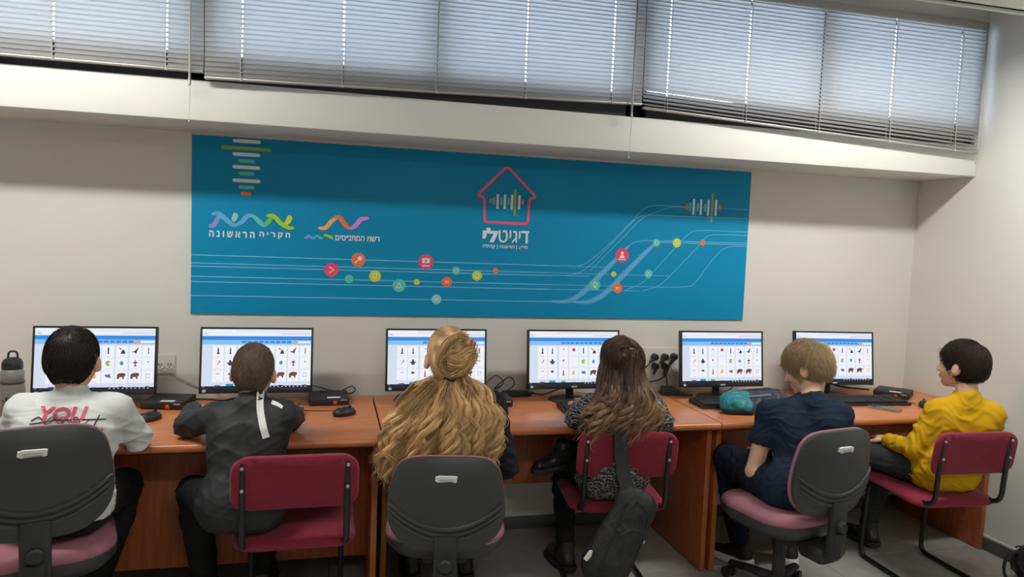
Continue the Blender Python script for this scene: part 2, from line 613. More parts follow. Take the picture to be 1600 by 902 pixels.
PC = {'w': (0.75, 0.82, 0.9), 'g': hex3('8ab84a'), 't': hex3('58c6bd'), 'o': hex3('f0743c'), 'r': hex3('ee4a6c'),
      'y': hex3('c8d63c'), 'y2': hex3('a4cf1c'), 'p': hex3('8fd3d8'), 'v': hex3('8b8fd8'), 'b': hex3('5fb0e6'),
      'l': hex3('5cc46a'), 'a': hex3('f6b05a'), 'm': hex3('d888dc'), 'k': hex3('ef5b86'), 'line': hex3('6fc0ea'), 'band': hex3('58a8dc')}
PI_ = {k: i for i, k in enumerate(PC)}
PM = [mat('print_' + n, c, 0.55) for n, c in zip(
    ('white', 'green', 'teal', 'orange', 'red', 'yellow_green', 'lime', 'pale_teal', 'violet', 'sky_blue', 'leaf_green', 'amber', 'mauve', 'pink', 'line_blue', 'band_blue'), PC.values())]
M_mural = mat('blue_mural_print', (0.003, 0.265, 0.50), 0.5, var=0.06, vscale=1.0, spec=.2)
mural = thing('wall_mural', 'wide blue printed wall panel with house logo and coloured dots above the monitors', 'mural', (0.80, -0.002, 1.144))
MO = Vector(mural.location)


def mpart(name, bm, m=PM):
    bmesh.ops.translate(bm, verts=bm.verts[:], vec=-MO)
    return obj(name, bm, m, mural, smooth=False)


b = BM(); bx(b, -.658, 2.263, -.008, -.002, 1.144, 1.981); mpart('panel', b, M_mural)
Y1, Y2, Y3 = -.0086, -.0092, -.0098
b = BM()
for z in LINES_Z:
    bx(b, -.657, 1.12 if z > 1.25 else 1.14, Y1 - .0002, Y1 + .0002, z - .0021, z + .0021, mi=PI_['line'])
for z, x in ((1.422, 1.44), (1.384, 1.8), (1.371, 1.33), (1.321, 1.7), (1.297, 1.62)):
    bx(b, 1.10, x, Y1 - .0002, Y1 + .0002, z - .0013, z + .0013, mi=PI_['line'])
for c in CURVES:
    ribbon(b, c, .0028, Y1, PI_['line'])
mpart('stave_lines', b)
for c in RIBBONS:
    b = BM()
    ribbon(b, c[:6], .030, Y1 + .0002, PI_['band'], ends=.15)
    ribbon(b, c, .0035, Y1 - .0002, PI_['line'])
    mpart('broad_band', b)
b = BM()
for x0, x1, z, c in BARS_H:
    prism(b, rrect(x1 - x0, .0165, .008, 4, (x0 + x1) / 2, z), Y2, Y1, PI_[c])
mpart('sound_bars', b)
for k, grp in enumerate(BARS_V):
    b = BM()
    for x, z1, z0, c in grp:
        prism(b, rrect(.0125, z1 - z0, .004, 3, x, (z0 + z1) / 2), Y2, Y1, PI_[c])
    mpart('sound_bars', b)
b = BM()
hp = [Vector((x, z, 0)) for x, z in HOUSE]
hp = rounded_path([(hp[0] + hp[-1]) / 2] + list(hp) + [(hp[0] + hp[-1]) / 2], .02, 4)
ribbon(b, [(p.x, p.y) for p in hp], .0135, Y2, PI_['k'], smooth=False)
mpart('house_outline', b)
# bubbles with their little pictograms
GL = {'play': [[(-.35, .45), (.35, 0), (-.35, -.45)]], 'lens': [[(-.5, -.5), (-.05, -.05)]], 'bulb': [[(-.12, -.3), (-.12, -.45), (.12, -.45), (.12, -.3)]],
      'tri': [[(-.4, -.35), (0, .45), (.4, -.35), (-.4, -.35)]], 'eq': [[(-.4, .15), (.4, .15)], [(-.4, -.15), (.4, -.15)]]}
for k, (x, z, r, c) in enumerate(BUBBLES):
    b = BM()
    prism(b, [(x + r * math.cos(a * math.pi / 14), z + r * math.sin(a * math.pi / 14)) for a in range(28)], Y2, Y1, PI_[c])
    o = mpart('dot', b)
    if r > .021:
        b = BM()
        kind = ['play', 'lens', None, 'bulb', 'tri', None, 'screen', 'eq', 'ring', 'ring', None, 'eq', 'person', 'ring', 'bulb', None, 'tri', None, 'bulb', 'eq'][k]
        if kind in GL:
            for ln in GL[kind]:
                ribbon(b, [(x + p[0] * r, z + p[1] * r) for p in ln], r * .14, Y3, PI_['w'], smooth=False)
        if kind in ('lens', 'bulb', 'ring', 'person'):
            ox, oz, rr = {'lens': (.2, .2, .3), 'bulb': (0, .1, .34), 'ring': (0, 0, .42), 'person': (0, .3, .24)}[kind]
            pts = [(x + r * (ox + rr * math.cos(a * math.pi / 10)), z + r * (oz + rr * math.sin(a * math.pi / 10))) for a in range(21)]
            if kind in ('lens', 'person'):
                flat_poly(b, pts[:-1], Y3, PI_['w'])
            else:
                ribbon(b, pts, r * .12, Y3, PI_['w'], smooth=False)
        if kind == 'person':
            flat_poly(b, [(x - .4 * r, z - .4 * r), (x + .4 * r, z - .4 * r), (x + .25 * r, z), (x - .25 * r, z)], Y3, PI_['w'])
            ribbon(b, [(x - .55 * r, z - .6 * r), (x + .55 * r, z - .6 * r)], r * .12, Y3, PI_['w'], smooth=False)
        if kind == 'screen':
            flat_poly(b, [(x - .5 * r, z - .15 * r), (x + .5 * r, z - .15 * r), (x + .5 * r, z + .5 * r), (x - .5 * r, z + .5 * r)], Y3, PI_['w'])
            ribbon(b, [(x - .5 * r, z - .5 * r), (x + .5 * r, z - .5 * r)], r * .16, Y3, PI_['w'], smooth=False)
            flat_poly(b, [(x - .15 * r, z), (x + .15 * r, z), (x + .15 * r, z + .3 * r), (x - .15 * r, z + .3 * r)], Y3 - .0002, PI_['o'])
        if len(b.verts):
            bmesh.ops.translate(b, verts=b.verts[:], vec=-MO)
            obj('pictogram', b, PM, o, smooth=False)
        else:
            b.free()
for nm, W in (('ribbon_emblem', WAVE1), ('ribbon_emblem', WAVE2), ('ribbon_emblem', WAVE3)):
    b = BM()
    for k, (c, wd, pts) in enumerate(W):
        ribbon(b, pts, wd, Y2 - .00012 * k, PI_[c], ends=.35)
    mpart(nm, b)
HEB = lambda s: s[::-1]
b = BM()
x0, x1, z0, z1 = TEXTS['t1']
add_text(b, HEB('\u05d9\u05d2\u05d9\u05d8'), x0 + .085, x1 - .046, z0, z1 - .003, Y2, PI_['w'], bold=.008)
flat_poly(b, [(x1 - .042, z1 - .003), (x1, z1 - .003), (x1, z1 - .014), (x1 - .042, z1 - .014)], Y2, PI_['w'])
flat_poly(b, [(x1 - .018, z1 - .014), (x1 - .006, z1 - .014), (x1 - .006, z0), (x1 - .018, z0)], Y2, PI_['w'])
add_text(b, HEB('\u05dc\u05d9'), x0, x0 + .082, z0 - .001, z1 + .006, Y2, PI_['w'], bold=.05)
mpart('lettering', b)
b = BM()
x0, x1, z0, z1 = TEXTS['t2']
add_text(b, HEB('\u05de\u05d9\u05d3\u05e2 | \u05d7\u05d3\u05e9\u05e0\u05d5\u05ea | \u05e7\u05d4\u05d9\u05dc\u05d4'), x0, x1, z0, z1, Y2, PI_['w'], bold=.02)
mpart('lettering', b)
b = BM()
x0, x1, z0, z1 = TEXTS['t3']
add_text(b, HEB('\u05d4 \u05e7 \u05e8 \u05d9 \u05d4'), x0 + .225, x1, z0, z1, Y2, PI_['w'], bold=.03)
mpart('lettering', b)
b = BM()
add_text(b, HEB('\u05d4 \u05e8 \u05d0 \u05e9 \u05d5 \u05e0 \u05d4'), x0, x0 + .203, z0, z1 - .003, Y2, PI_['w'], bold=.03)
mpart('lettering', b)
b = BM()
x0, x1, z0, z1 = TEXTS['t4']
add_text(b, HEB('\u05e8\u05e9\u05ea \u05d4\u05de\u05ea\u05e0\u05f4\u05e1\u05d9\u05dd'), x0, x1, z0, z1, Y2, PI_['w'], bold=.02)
mpart('lettering', b)

# ================================================================ desks
M_wood = mat('cherry_laminate', hex3('c97f50'), 0.30, col2=hex3('b96d40'), vscale=5, stretch=(1.2, 14, 14), bump=0.02, bscale=30)
M_wood_v = mat('cherry_laminate_shaded', hex3('b5643a'), 0.4, col2=hex3('9c4f2b'), vscale=5, stretch=(14, 14, 1.2), bump=0.02, bscale=30)  # same laminate with upright grain, the panels' shade put into its darker colour
M_edge = mat('cherry_edge_band', hex3('b2683a'), 0.35, var=.08, vscale=20)
ZD = 0.74


def desk(label, x0, x1, yf, yb, mod_y, mod_z, front_panel_y):
    cx = (x0 + x1) / 2
    t = thing('computer_desk', label, 'desk', (cx, (yf + yb) / 2, 0), 0, 'computer desks along the wall')
    O = Vector(t.location)

    def P(name, bm, m):
        bmesh.ops.translate(bm, verts=bm.verts[:], vec=-O)
        return obj(name, bm, m, t)
    b = BM()
    prof = [(yb, ZD), (yb, ZD - .034), (yf + .006, ZD - .034)]
    for k in range(7):
        a = math.radians(-90 - 180 * k / 6)
        prof.append((yf + .014 + .014 * math.cos(a), ZD - .017 + .017 * math.sin(a)))
    A = [b.verts.new((x0, y, z)) for y, z in prof]
    B = [b.verts.new((x1, y, z)) for y, z in prof]
    n = len(prof)
    b.faces.new(A); b.faces.new(B[::-1])
    for k in range(n):
        b.faces.new((A[k], B[k], B[(k + 1) % n], A[(k + 1) % n]))
    P('desktop', b, M_wood)
    for s, px in ((0, x0 + .008), (1, x1 - .033)):
        b = BM(); bx(b, px, px + .025, front_panel_y, yb - .04, 0.004, ZD - .034, .0015); P('side_panel', b, M_wood_v)
        b = BM(); bx(b, px + .001, px + .024, front_panel_y - .0018, front_panel_y + .002, .006, ZD - .035, .0008); P('edge_band', b, M_edge)
    b = BM(); bx(b, x0 + .033, x1 - .033, mod_y, mod_y + .018, mod_z, ZD - .034, .0015); P('modesty_panel', b, M_wood_v)
    return t


desk('cherry wood computer desk with the bottle and two small computers, nearest the left edge', -1.62, .192, -.806, -.012, -.46, .115, -.74)
desk('cherry wood computer desk in the middle, shared by the two long-haired pupils', .200, 1.752, -.708, -.012, -.30, .352, -.64)
desk('cherry wood computer desk against the right wall with the phone and pouch', 1.758, 3.392, -.706, -.012, -.30, .352, -.645)

# ================================================================ monitors
M_blk = mat('black_plastic', (0.016, 0.017, 0.019), 0.42, bump=0.03, bscale=400)
M_blk2 = mat('matte_black_plastic', (0.022, 0.023, 0.024), 0.6, bump=0.08, bscale=300)
M_silver = mat('silver_badge', (0.6, 0.62, 0.63), 0.35, metal=.4)
SCOL = {'page': ('dde6f6', .92), 'bar': ('eef1f8', .92), 'blue': ('3c8fe6', .95), 'sky': ('8fc6f6', .95), 'btn': ('4a8ee0', .95), 'orange': ('f0a070', .95),
        'white': ('f6f8ff', .95), 'dark': ('26304a', .8), 'icon': ('4a4a58', .8), 'brown': ('7a5648', .85), 'red': ('d8485a', .9), 'green': ('9cc85a', .9),
        'cyan': ('3aa6d8', .9), 'violet': ('7a70b8', .9), 'amber': ('ecc45a', .9), 'teal': ('2f9ab0', .9), 'leaf': ('58b06a', .9), 'line': ('c2cde4', .9)}
SI = {k: i for i, k in enumerate(SCOL)}
SM = [emit('screen_' + k, hex3(h), s) for k, (h, s) in SCOL.items()]
SWID, SHGT = .472, .2655


def screen_print():
    """Layout of the page on the screen in screen fractions (u right, v down)."""
    b = BM()

    def R(u0, u1, v0, v1, c, l=1):
        flat_poly(b, [((u0 - .5) * SWID, (.5 - v1) * SHGT), ((u1 - .5) * SWID, (.5 - v1) * SHGT), ((u1 - .5) * SWID, (.5 - v0) * SHGT), ((u0 - .5) * SWID, (.5 - v0) * SHGT)], -.0002 * l, SI[c])

    def Pg(pts, c, l=3):
        flat_poly(b, [((u - .5) * SWID, (.5 - v) * SHGT) for u, v in pts], -.0002 * l, SI[c])

    def El(u, v, ru, rv, c, l=3):
        Pg([(u + ru * math.cos(a * math.pi / 8), v + rv * math.sin(a * math.pi / 8)) for a in range(16)], c, l)
    R(0, 1, 0, 1, 'page', 0)
    R(0, 1, 0, .12, 'bar'); R(.0, .3, .012, .045, 'white', 2); R(.06, .7, .062, .1, 'white', 2); R(.02, .045, .07, .092, 'line', 2); R(.72, .99, .07, .078, 'line', 2)
    R(0, 1, .12, .185, 'blue'); R(0, 1, .185, .262, 'sky')
    for k in range(9):
        R(.355 + k * .052, .355 + k * .052 + .043, .2, .24, 'btn', 2)
    R(.83, .868, .2, .245, 'orange', 2); R(.875, .995, .205, .24, 'white', 2)
    cu = [.145, .255, .38, .495, .605, .72, .835, .945]
    cv = [.37, .575, .785]
    for u in cu:
        for v in cv:
            R(u - .05, u + .05, v - .085, v + .115, 'white', 2)
            R(u - .02, u + .02, v + .09, v + .096, 'line', 3)

    def person(u, v, c='icon', w=1.0):
        El(u, v - .045, .006 * w, .012, c); Pg([(u - .008 * w, v - .03), (u + .008 * w, v - .03), (u + .006 * w, v + .02), (u + .014 * w, v + .055), (u - .014 * w, v + .055), (u - .006 * w, v + .02)], c)
    person(cu[0], cv[0]); person(cu[1], cv[0], w=.8); El(cu[2], cv[0] - .03, .008, .012, 'red'); El(cu[3], cv[0] - .02, .018, .035, 'red')
    R(cu[4] - .006, cu[4] + .006, cv[0] - .055, cv[0] + .055, 'icon', 3)
    Pg([(cu[5] - .03, cv[0] - .05), (cu[5] - .015, cv[0] - .05), (cu[5] + .0, cv[0] - .02), (cu[5] - .01, cv[0] - .015)], 'red'); Pg([(cu[5] - .012, cv[0] + .05), (cu[5] + .03, cv[0] + .05), (cu[5] + .02, cv[0] - .005), (cu[5] + .004, cv[0] - .02)], 'icon')
    Pg([(cu[6] - .035, cv[0] + .02), (cu[6] - .005, cv[0]), (cu[6] + .02, cv[0] - .055), (cu[6] + .026, cv[0] - .05), (cu[6] + .012, cv[0] + .01), (cu[6] + .004, cv[0] + .06), (cu[6] - .004, cv[0] + .03)], 'icon')
    R(cu[7] - .004, cu[7] + .004, cv[0] - .05, cv[0] + .055, 'icon', 3)
    Pg([(cu[0] - .014, cv[1] + .05), (cu[0] + .016, cv[1] - .05), (cu[0] + .02, cv[1] - .02), (cu[0] + .002, cv[1] + .02)], 'red')
    R(cu[1] - .03, cu[1] + .03, cv[1] - .008, cv[1] + .012, 'icon', 3); El(cu[1], cv[1], .013, .05, 'icon'); Pg([(cu[1] - .022, cv[1] + .04), (cu[1] + .022, cv[1] + .04), (cu[1], cv[1] - .06)], 'icon')
    El(cu[2], cv[1] - .02, .011, .02, 'red'); El(cu[4], cv[1], .022, .045, 'green'); Pg([(cu[4], cv[1]), (cu[4] + .03, cv[1] - .02), (cu[4] + .03, cv[1] + .03)], 'white', 4)
    El(cu[5], cv[1], .016, .036, 'cyan'); person(cu[6], cv[1], 'red', .9); R(cu[6] - .018, cu[6] + .018, cv[1] - .02, cv[1] + .0, 'icon', 4); El(cu[7], cv[1] - .02, .009, .016, 'green')
    R(cu[0] - .015, cu[0] + .015, cv[2] - .03, cv[2] - .022, 'icon', 3); El(cu[1], cv[2] - .02, .018, .022, 'brown'); person(cu[2], cv[2], 'red'); El(cu[3], cv[2], .014, .04, 'amber'); El(cu[3] - .01, cv[2] + .02, .012, .02, 'amber')
    Pg([(cu[4] - .028, cv[2] - .02), (cu[4] + .02, cv[2] - .035), (cu[4] + .026, cv[2] + .03), (cu[4] - .01, cv[2] + .02)], 'violet')
    for k, s in ((5, 1), (6, 1.05)):                     # the two brown bears
        u, v = cu[k], cv[2]
        Pg([(u - .036 * s, v + .05), (u - .036 * s, v - .02), (u - .02, v - .045), (u + .01, v - .05 * s), (u + .036 * s, v - .04), (u + .034, v + .0), (u + .022, v + .012), (u + .026, v + .05), (u + .012, v + .05), (u + .008, v + .02), (u - .016, v + .02), (u - .02, v + .05)], 'brown')
    for a in range(12):
        x, y = cu[7] + .016 * math.cos(a * math.pi / 6), cv[2] + .035 * math.sin(a * math.pi / 6)
        if a % 3:
            R(x - .003, x + .003, y - .006, y + .006, 'icon', 3)
    for k, (u, c) in enumerate(zip(cu, ['violet', 'teal', 'leaf', 'line', 'line', 'brown', 'line', 'brown'])):
        h = (.018, .036, .03, .012, .012, .01, .01, .012)[k]
        w = (.025, .034, .024, .02, .02, .02, .02, .018)[k]
        R(u - w, u + w, .968 - h, .968, c, 3)
    R(0, 1, .968, 1, 'dark', 4)
    for k in range(10):
        R(.62 + k * .036, .634 + k * .036, .977, .991, 'line', 5)
    R(.01, .028, .976, .992, 'cyan', 5); R(.05, .16, .978, .99, 'icon', 5)
    return b


mon0 = thing('monitor', '', 'monitor', (0, 0, 0), 0, 'computer monitors along the desks')
TILT = Euler((math.radians(-7), 0, 0))
MW, MH = .49, .299
ZM = 0.367 - MH / 2            # centre of the panel above the desk
b = BM()
prism(b, rrect(MW, MH, .006, 3), .004, .028, 0, .002)
box(b, (0, .038, -.01), (.34, .03, .2), .01)
# raised bezel edges round the screen opening
for (x0, x1, z0, z1) in ((-MW / 2, MW / 2, MH / 2 - .009, MH / 2), (-MW / 2, -MW / 2 + .009, -MH / 2, MH / 2), (MW / 2 - .009, MW / 2, -MH / 2, MH / 2), (-MW / 2, MW / 2, -MH / 2, -MH / 2 + .0245)):
    bx(b, x0, x1, 0, .006, z0, z1, .0015)
hous = obj('housing', b, M_blk, mon0, (0, 0, ZM), TILT)
b = screen_print()
scr = obj('screen', b, SM, mon0, (0, .0032, ZM), TILT, smooth=False)
bmesh_off = (MH / 2 - .009) - SHGT / 2
for v in scr.data.vertices:
    v.co.z += bmesh_off
b = BM(); prism(b, rrect(.03, .008, .003, 3, 0, -MH / 2 + .012), -.001, .0005)
obj('badge', b, M_silver, mon0, (0, 0, ZM), TILT)
b = BM(); prism(b, rrect(.014, .012, .002, 3, -MW / 2 + .022, -MH / 2 + .012), -.0006, .0005)
obj('sticker', b, mat('pale_blue_sticker', (.45, .6, .65), .5), mon0, (0, 0, ZM), TILT)
b = BM(); tube(b, rounded_path([(0, .05, .012), (0, .062, .1), (0, .055, .26)], .06), [.026] * 8 if False else .021, 10, flat=((0, 1, 0), .55))
obj('stand_neck', b, M_blk2, mon0)
b = BM()
lathe(b, [(0, 0), (.1, 0), (.104, .003), (.1, .007), (.03, .012), (0, .013)], 32, (0, .035, 0))
for v in b.verts:
    v.co.x *= 1.12
obj('stand_base', b, M_blk2, mon0)
MONS = [(-1.004, -.22, 0, 'black monitor in front of the boy in the white shirt'), (-.338, -.22, 0, 'black monitor in front of the boy in the black jacket'),
        (.487, -.22, 0, 'black monitor mostly hidden behind the blonde hair bun'), (1.188, -.22, 0, 'black monitor in front of the brown-haired girl'),
        (2.026, -.22, 0, 'black monitor with nobody in front of it, behind the teal and navy pouch'), (2.735, -.205, -.06, 'black monitor nearest the right wall, turned slightly to the corner')]
for k, (x, y, rz, lb) in enumerate(MONS):
    if k == 0:
        mon0.location = (x, y, ZD); mon0['label'] = lb
    else:
        dup(mon0, (x, y, ZD), rz, lb)

# ================================================================ chairs
M_red = mat('burgundy_chair_cloth', hex3('86283b'), 0.85, var=.06, vscale=60, bump=.12, bscale=500, spec=.2, sheen=.15)
M_pink = mat('dusty_pink_chair_cloth', hex3('9c6976'), 0.85, var=.05, vscale=60, bump=.12, bscale=500, spec=.2)
M_shell = mat('charcoal_chair_plastic', (0.040, 0.042, 0.043), 0.42, bump=.12, bscale=500)
M_tube = mat('black_painted_tube', (0.012, 0.012, 0.013), 0.35)
M_chrome = mat('bright_screw', (0.6, 0.6, 0.6), 0.3, metal=.8)
M_label = mat('white_label', (0.75, 0.75, 0.72), 0.6)
M_ink = mat('label_ink', (0.12, 0.12, 0.13), 0.7)


def pad(w, d, t, r, crown=.012, curve=0.0, n=14, k=14):
    """A padded panel: rounded outline w x d in x-y, thickness t, curved by curve along x."""
    b = BM()
    out = rrect(w, d, r, 7)
    m = len(out)
    top, bot, rim = [], [], []
    levels = [(1.0, 0.5), (1.0, 0.18), (.985, .03)]
    rings = []
    for s, z in ((.0, 1), (.35, 1), (.7, .97), (.9, .86), (.975, .62), (1.0, .34), (.99, .12), (.96, 0), (.5, 0), (0, 0)):
        zz = z * t + (crown * (1 - s * s) if z > .5 else 0)
        if s == 0:
            rings.append([b.verts.new((0, 0, zz))])
        else:
            rings.append([b.verts.new((x * s, y * s, zz)) for x, y in out])
    for A, B in zip(rings, rings[1:]):
        for i in range(m):
            q = []
            for v in (A[i % len(A)], A[(i + 1) % len(A)], B[(i + 1) % len(B)], B[i % len(B)]):
                if v not in q:
                    q.append(v)
            b.faces.new(q)
    for v in b.verts:
        v.co.z += curve * (v.co.x / (w / 2)) ** 2
    return b


def rotx(bm, a, c=(0, 0, 0)):
    bmesh.ops.rotate(bm, verts=bm.verts[:], cent=c, matrix=Matrix.Rotation(a, 3, 'X'))


# ---- visitor chair: burgundy pads on a black cantilever tube; it faces +y, origin under the seat
def visitor_chair():
    t = thing('visitor_chair', '', 'chair', (0, 0, 0), 0, 'burgundy cantilever chairs')
    b = pad(.435, .42, .038, .07, .008)
    rotx(b, math.radians(3)); bmesh.ops.translate(b, verts=b.verts[:], vec=(0, .015, .415))
    obj('seat', b, M_red, t, angle=70)
    b = pad(.435, .20, .034, .055, .006, curve=-.022)
    # stand the pad up: its crown faces the sitter
    bmesh.ops.rotate(b, verts=b.verts[:], cent=(0, 0, 0), matrix=Matrix.Rotation(math.radians(-90 - 0), 3, 'X'))
    rotx(b, math.radians(8)); bmesh.ops.translate(b, verts=b.verts[:], vec=(0, -.235, .672))
    for v in b.verts:
        v.co.y += .0
    obj('backrest', b, M_red, t, angle=70)
    b = BM()
    for s in (-1, 1):
        x = s * .178
        tube(b, rounded_path([(x, -.252, .752), (x, -.232, .43), (x, .19, .398), (x, .215, .012), (x, -.23, .012)], .055, 6), .0115, 10)
    tube(b, rounded_path([(-.178, -.20, .012), (-.178, -.23, .012), (.178, -.23, .012), (.178, -.20, .012)], .025, 5), .0115, 10)
    tube(b, [(-.178, .0, .402), (.178, .0, .402)], .010, 8)
    obj('frame', b, M_tube, t, angle=60)
    for s in (-1, 1):
        for z in (.735, .655):
            b = BM(); lathe(b, [(0, -.006), (.0055, -.005), (.0065, 0), (0, .002)], 10, (s * .178, -.2655 + (.735 - z) * .06, z), axis='y')
            obj('screw', b, M_chrome, t)
    return t


vc = visitor_chair()
VCH = [(-.130, -.835, math.radians(1), 'burgundy chair with a boy in a black jacket perched on its edge'),
       (1.225, -.668, math.radians(-6), 'burgundy chair with a dark sling backpack hung on its back'),
       (2.815, -.835, math.radians(-2), 'burgundy chair with the boy in the yellow top, by the right wall')]
for k, (x, y, rz, lb) in enumerate(VCH):
    if k == 0:
        vc.location = (x, y, 0); vc.rotation_euler.z = rz; vc['label'] = lb
    else:
        dup(vc, (x, y, 0), rz, lb)


# ---- swivel office chair: charcoal shell with three moulded ribs, dusty pink upholstery
def back_outline(n=96):
    P = [(-.0, .362), (.09, .359), (.15, .345), (.185, .31), (.203, .25), (.213, .18), (.212, .125), (.196, .075), (.16, .035), (.105, .01), (.0, 0)]
    R = catmull([(x, z, 0) for x, z in P], 6)
    right = [(p.x, p.y) for p in R]
    return right + [(-x, z) for x, z in right[-2:0:-1]]


def back_skin(depth, puff, grow, ribs):
    out = back_outline()
    c = (0, .18)
    b = BM()
    prev = None
    N = 26
    m = len(out)

    def Z(x, z, s):
        d = -depth * (1 - s ** 4) * 1.0
        return d
    for i in range(N + 1):
        s = (i / N) ** .8
        if i == 0:
            ring = [b.verts.new((c[0], Z(c[0], c[1], 0), c[1]))]
        else:
            ring = []
            for x, z in out:
                xx, zz = c[0] + (x - c[0]) * s * grow, c[1] + (z - c[1]) * s * grow
                ring.append(b.verts.new((xx, Z(xx, zz, s), zz)))
        if prev:
            for k in range(m):
                q = []
                for v in (prev[k % len(prev)], prev[(k + 1) % len(prev)], ring[(k + 1) % m], ring[k]):
                    if v not in q:
                        q.append(v)
                b.faces.new(q)
        prev = ring
    # return lip towards the front
    lip = [b.verts.new((v.co.x, v.co.y + puff, v.co.z)) for v in prev]
    for k in range(m):
        b.faces.new((prev[k], prev[(k + 1) % m], lip[(k + 1) % m], lip[k]))
    f = b.faces.new(lip)
    return b


def bow(bm, k):
    for v in bm.verts:
        v.co.y += k * v.co.x ** 2


def office_chair():
    t = thing('office_chair', '', 'chair', (0, 0, 0), 0, 'charcoal swivel office chairs')
    BY, BZ = -.262, .405
    lean = math.radians(4)
    # upholstery: a swollen front cushion seen as a pink rim round the shell
    b = back_skin(-.030, -.014, 1.012, False)
    bow(b, .55); rotx(b, lean); bmesh.ops.translate(b, verts=b.verts[:], vec=(0, BY + .030, BZ))
    obj('backrest_cushion', b, M_pink, t, angle=60)
    b = back_skin(.022, .018, 1.0, True)
    bow(b, .55); rotx(b, lean); bmesh.ops.translate(b, verts=b.verts[:], vec=(0, BY, BZ))
    obj('backrest_shell', b, M_shell, t, angle=50)
    out = back_outline()
    for k in range(3):                       # the moulded ribs that sweep across the shell
        z0 = .100 - .021 * k
        pts = []
        for i in range(-16, 17):
            x = .2085 * i / 16 * (1 - .02 * k)
            z = z0 + 2.1 * x * x - 4 * x ** 4
            r_ = math.hypot(x, (z - .18) * 1.15) / .21
            pts.append((x, -.022 * (1 - min(1, r_ * .93) ** 4) + .55 * x * x - .0005, z))
        b = BM(); tube(b, pts, [.003] + [.0085] * 31 + [.003], 8, flat=((0, 1, 0), .9))
        rotx(b, lean); bmesh.ops.translate(b, verts=b.verts[:], vec=(0, BY, BZ))
        obj('moulded_rib', b, M_shell, t)
    b = BM()
    pts = [(-.04, .0), (-.037, .014), (-.031, .013), (-.026, .016), (.03, .015), (.039, .013), (.037, -.005), (.031, -.007), (.02, -.004), (-.03, -.006)]
    prism(b, [(x - .005, z + .285 + BZ) for x, z in pts], BY - .0485, BY - .0235)
    lab = obj('paper_label', b, M_label, t, smooth=False)
    b = BM()
    for z in (.288, .282):
        bx(b, -.030, .022, BY - .0490, BY - .0484, z + BZ, z + BZ + .0018)
    obj('label_print', b, M_ink, lab, smooth=False)
    # upright bracket behind the back, its clamp and turning knob
    b = BM()
    box(b, (0, -.285, .395), (.085, .028, .17), .008)
    tube(b, rounded_path([(0, -.285, .35), (0, -.27, .295), (0, -.05, .33)], .05, 6), .036, 10, flat=((0, 0, 1), .5))
    obj('back_bracket', b, M_blk2, t)
    b = BM(); lathe(b, [(0, -.014), (.02, -.014), (.024, -.009), (.024, .006), (.016, .012), (0, .012)], 18, (0, -.305, .375), axis='y')
    obj('knob', b, M_blk2, t)
    b = BM(); box(b, (.0, -.20, .30), (.10, .13, .075), .022)
    obj('clamp_housing', b, M_blk2, t)
    # seat
    b = pad(.46, .44, .05, .14, .012)
    for v in b.verts:
        if v.co.y > .12:
            v.co.z -= (v.co.y - .12) ** 2 * 1.6
    bmesh.ops.translate(b, verts=b.verts[:], vec=(0, .0, .408))
    obj('seat_cushion', b, M_pink, t, angle=70)
    b = BM()
    rings = []
    for s, z in ((.97, .418), (1.0, .412), (.985, .385), (.86, .352), (.5, .335), (0, .333)):
        if s:
            rings.append([b.verts.new((x * s, y * s, z)) for x, y in rrect(.462, .442, .14, 7)])
        else:
            rings.append([b.verts.new((0, 0, z))])
    for A, B in zip(rings, rings[1:]):
        m = len(A)
        for i in range(m):
            q = []
            for v in (A[i], A[(i + 1) % m], B[(i + 1) % len(B)], B[i % len(B)]):
                if v not in q:
                    q.append(v)
            b.faces.new(q)
    obj('seat_shell', b, M_shell, t)
    b = BM(); box(b, (0, -.02, .315), (.17, .2, .04), .012); tube(b, [(.0, .0, .315), (.165, .02, .31)], .006, 8); box(b, (.175, .02, .31), (.05, .022, .012), .004)
    obj('tilt_mechanism', b, M_blk2, t)
    b = BM(); lathe(b, [(0, .1), (.027, .1), (.027, .22), (.031, .222), (.033, .24), (.030, .30), (0, .30)], 20)
    obj('gas_column', b, M_blk2, t)
    b = BM(); lathe(b, [(0, .062), (.045, .066), (.047, .1), (.034, .122), (0, .122)], 20)
    obj('hub', b, M_blk2, t)
    for k in range(5):
        a = 2 * math.pi * k / 5 + .45
        d = Vector((math.cos(a), math.sin(a), 0))
        b = BM()
        tube(b, [d * .03 + Vector((0, 0, .098)), d * .14 + Vector((0, 0, .09)), d * .255 + Vector((0, 0, .072))], [.03, .025, .02], 10, flat=((0, 0, 1), .75))
        leg = obj('base_leg', b, M_blk2, t)
        b = BM()
        n = Vector((-d.y, d.x, 0))
        for s in (-1, 1):
            pts = [d * .265 + n * s * .012 + Vector((0, 0, .027)), d * .265 + n * s * .024 + Vector((0, 0, .027))]
            tube(b, pts, .026, 14)
        tube(b, [d * .258 + Vector((0, 0, .027)), d * .258 + Vector((0, 0, .07))], .008, 8)
        tube(b, [d * .265 - n * .012 + Vector((0, 0, .03)), d * .265 + n * .012 + Vector((0, 0, .03))], .018, 8)
        obj('caster', b, M_blk, leg)
    return t


oc = office_chair()
OCH = [(-.965, -.967, math.radians(17), 'charcoal office chair nearest the left edge, under the boy in the white shirt', .045, .162),
       (.444, -.880, math.radians(-9), 'charcoal office chair under the woman with the long blonde hair', 0, .0),
       (1.925, -.955, math.radians(12), 'charcoal office chair turned sideways, under the boy in the navy shirt', .012, .075)]
chairs = [oc] + [dup(oc, (x, y, 0), rz, lb) for x, y, rz, lb, _, _ in OCH[1:]]
oc.location = (*OCH[0][:2], 0); oc.rotation_euler.z = OCH[0][2]; oc['label'] = OCH[0][3]
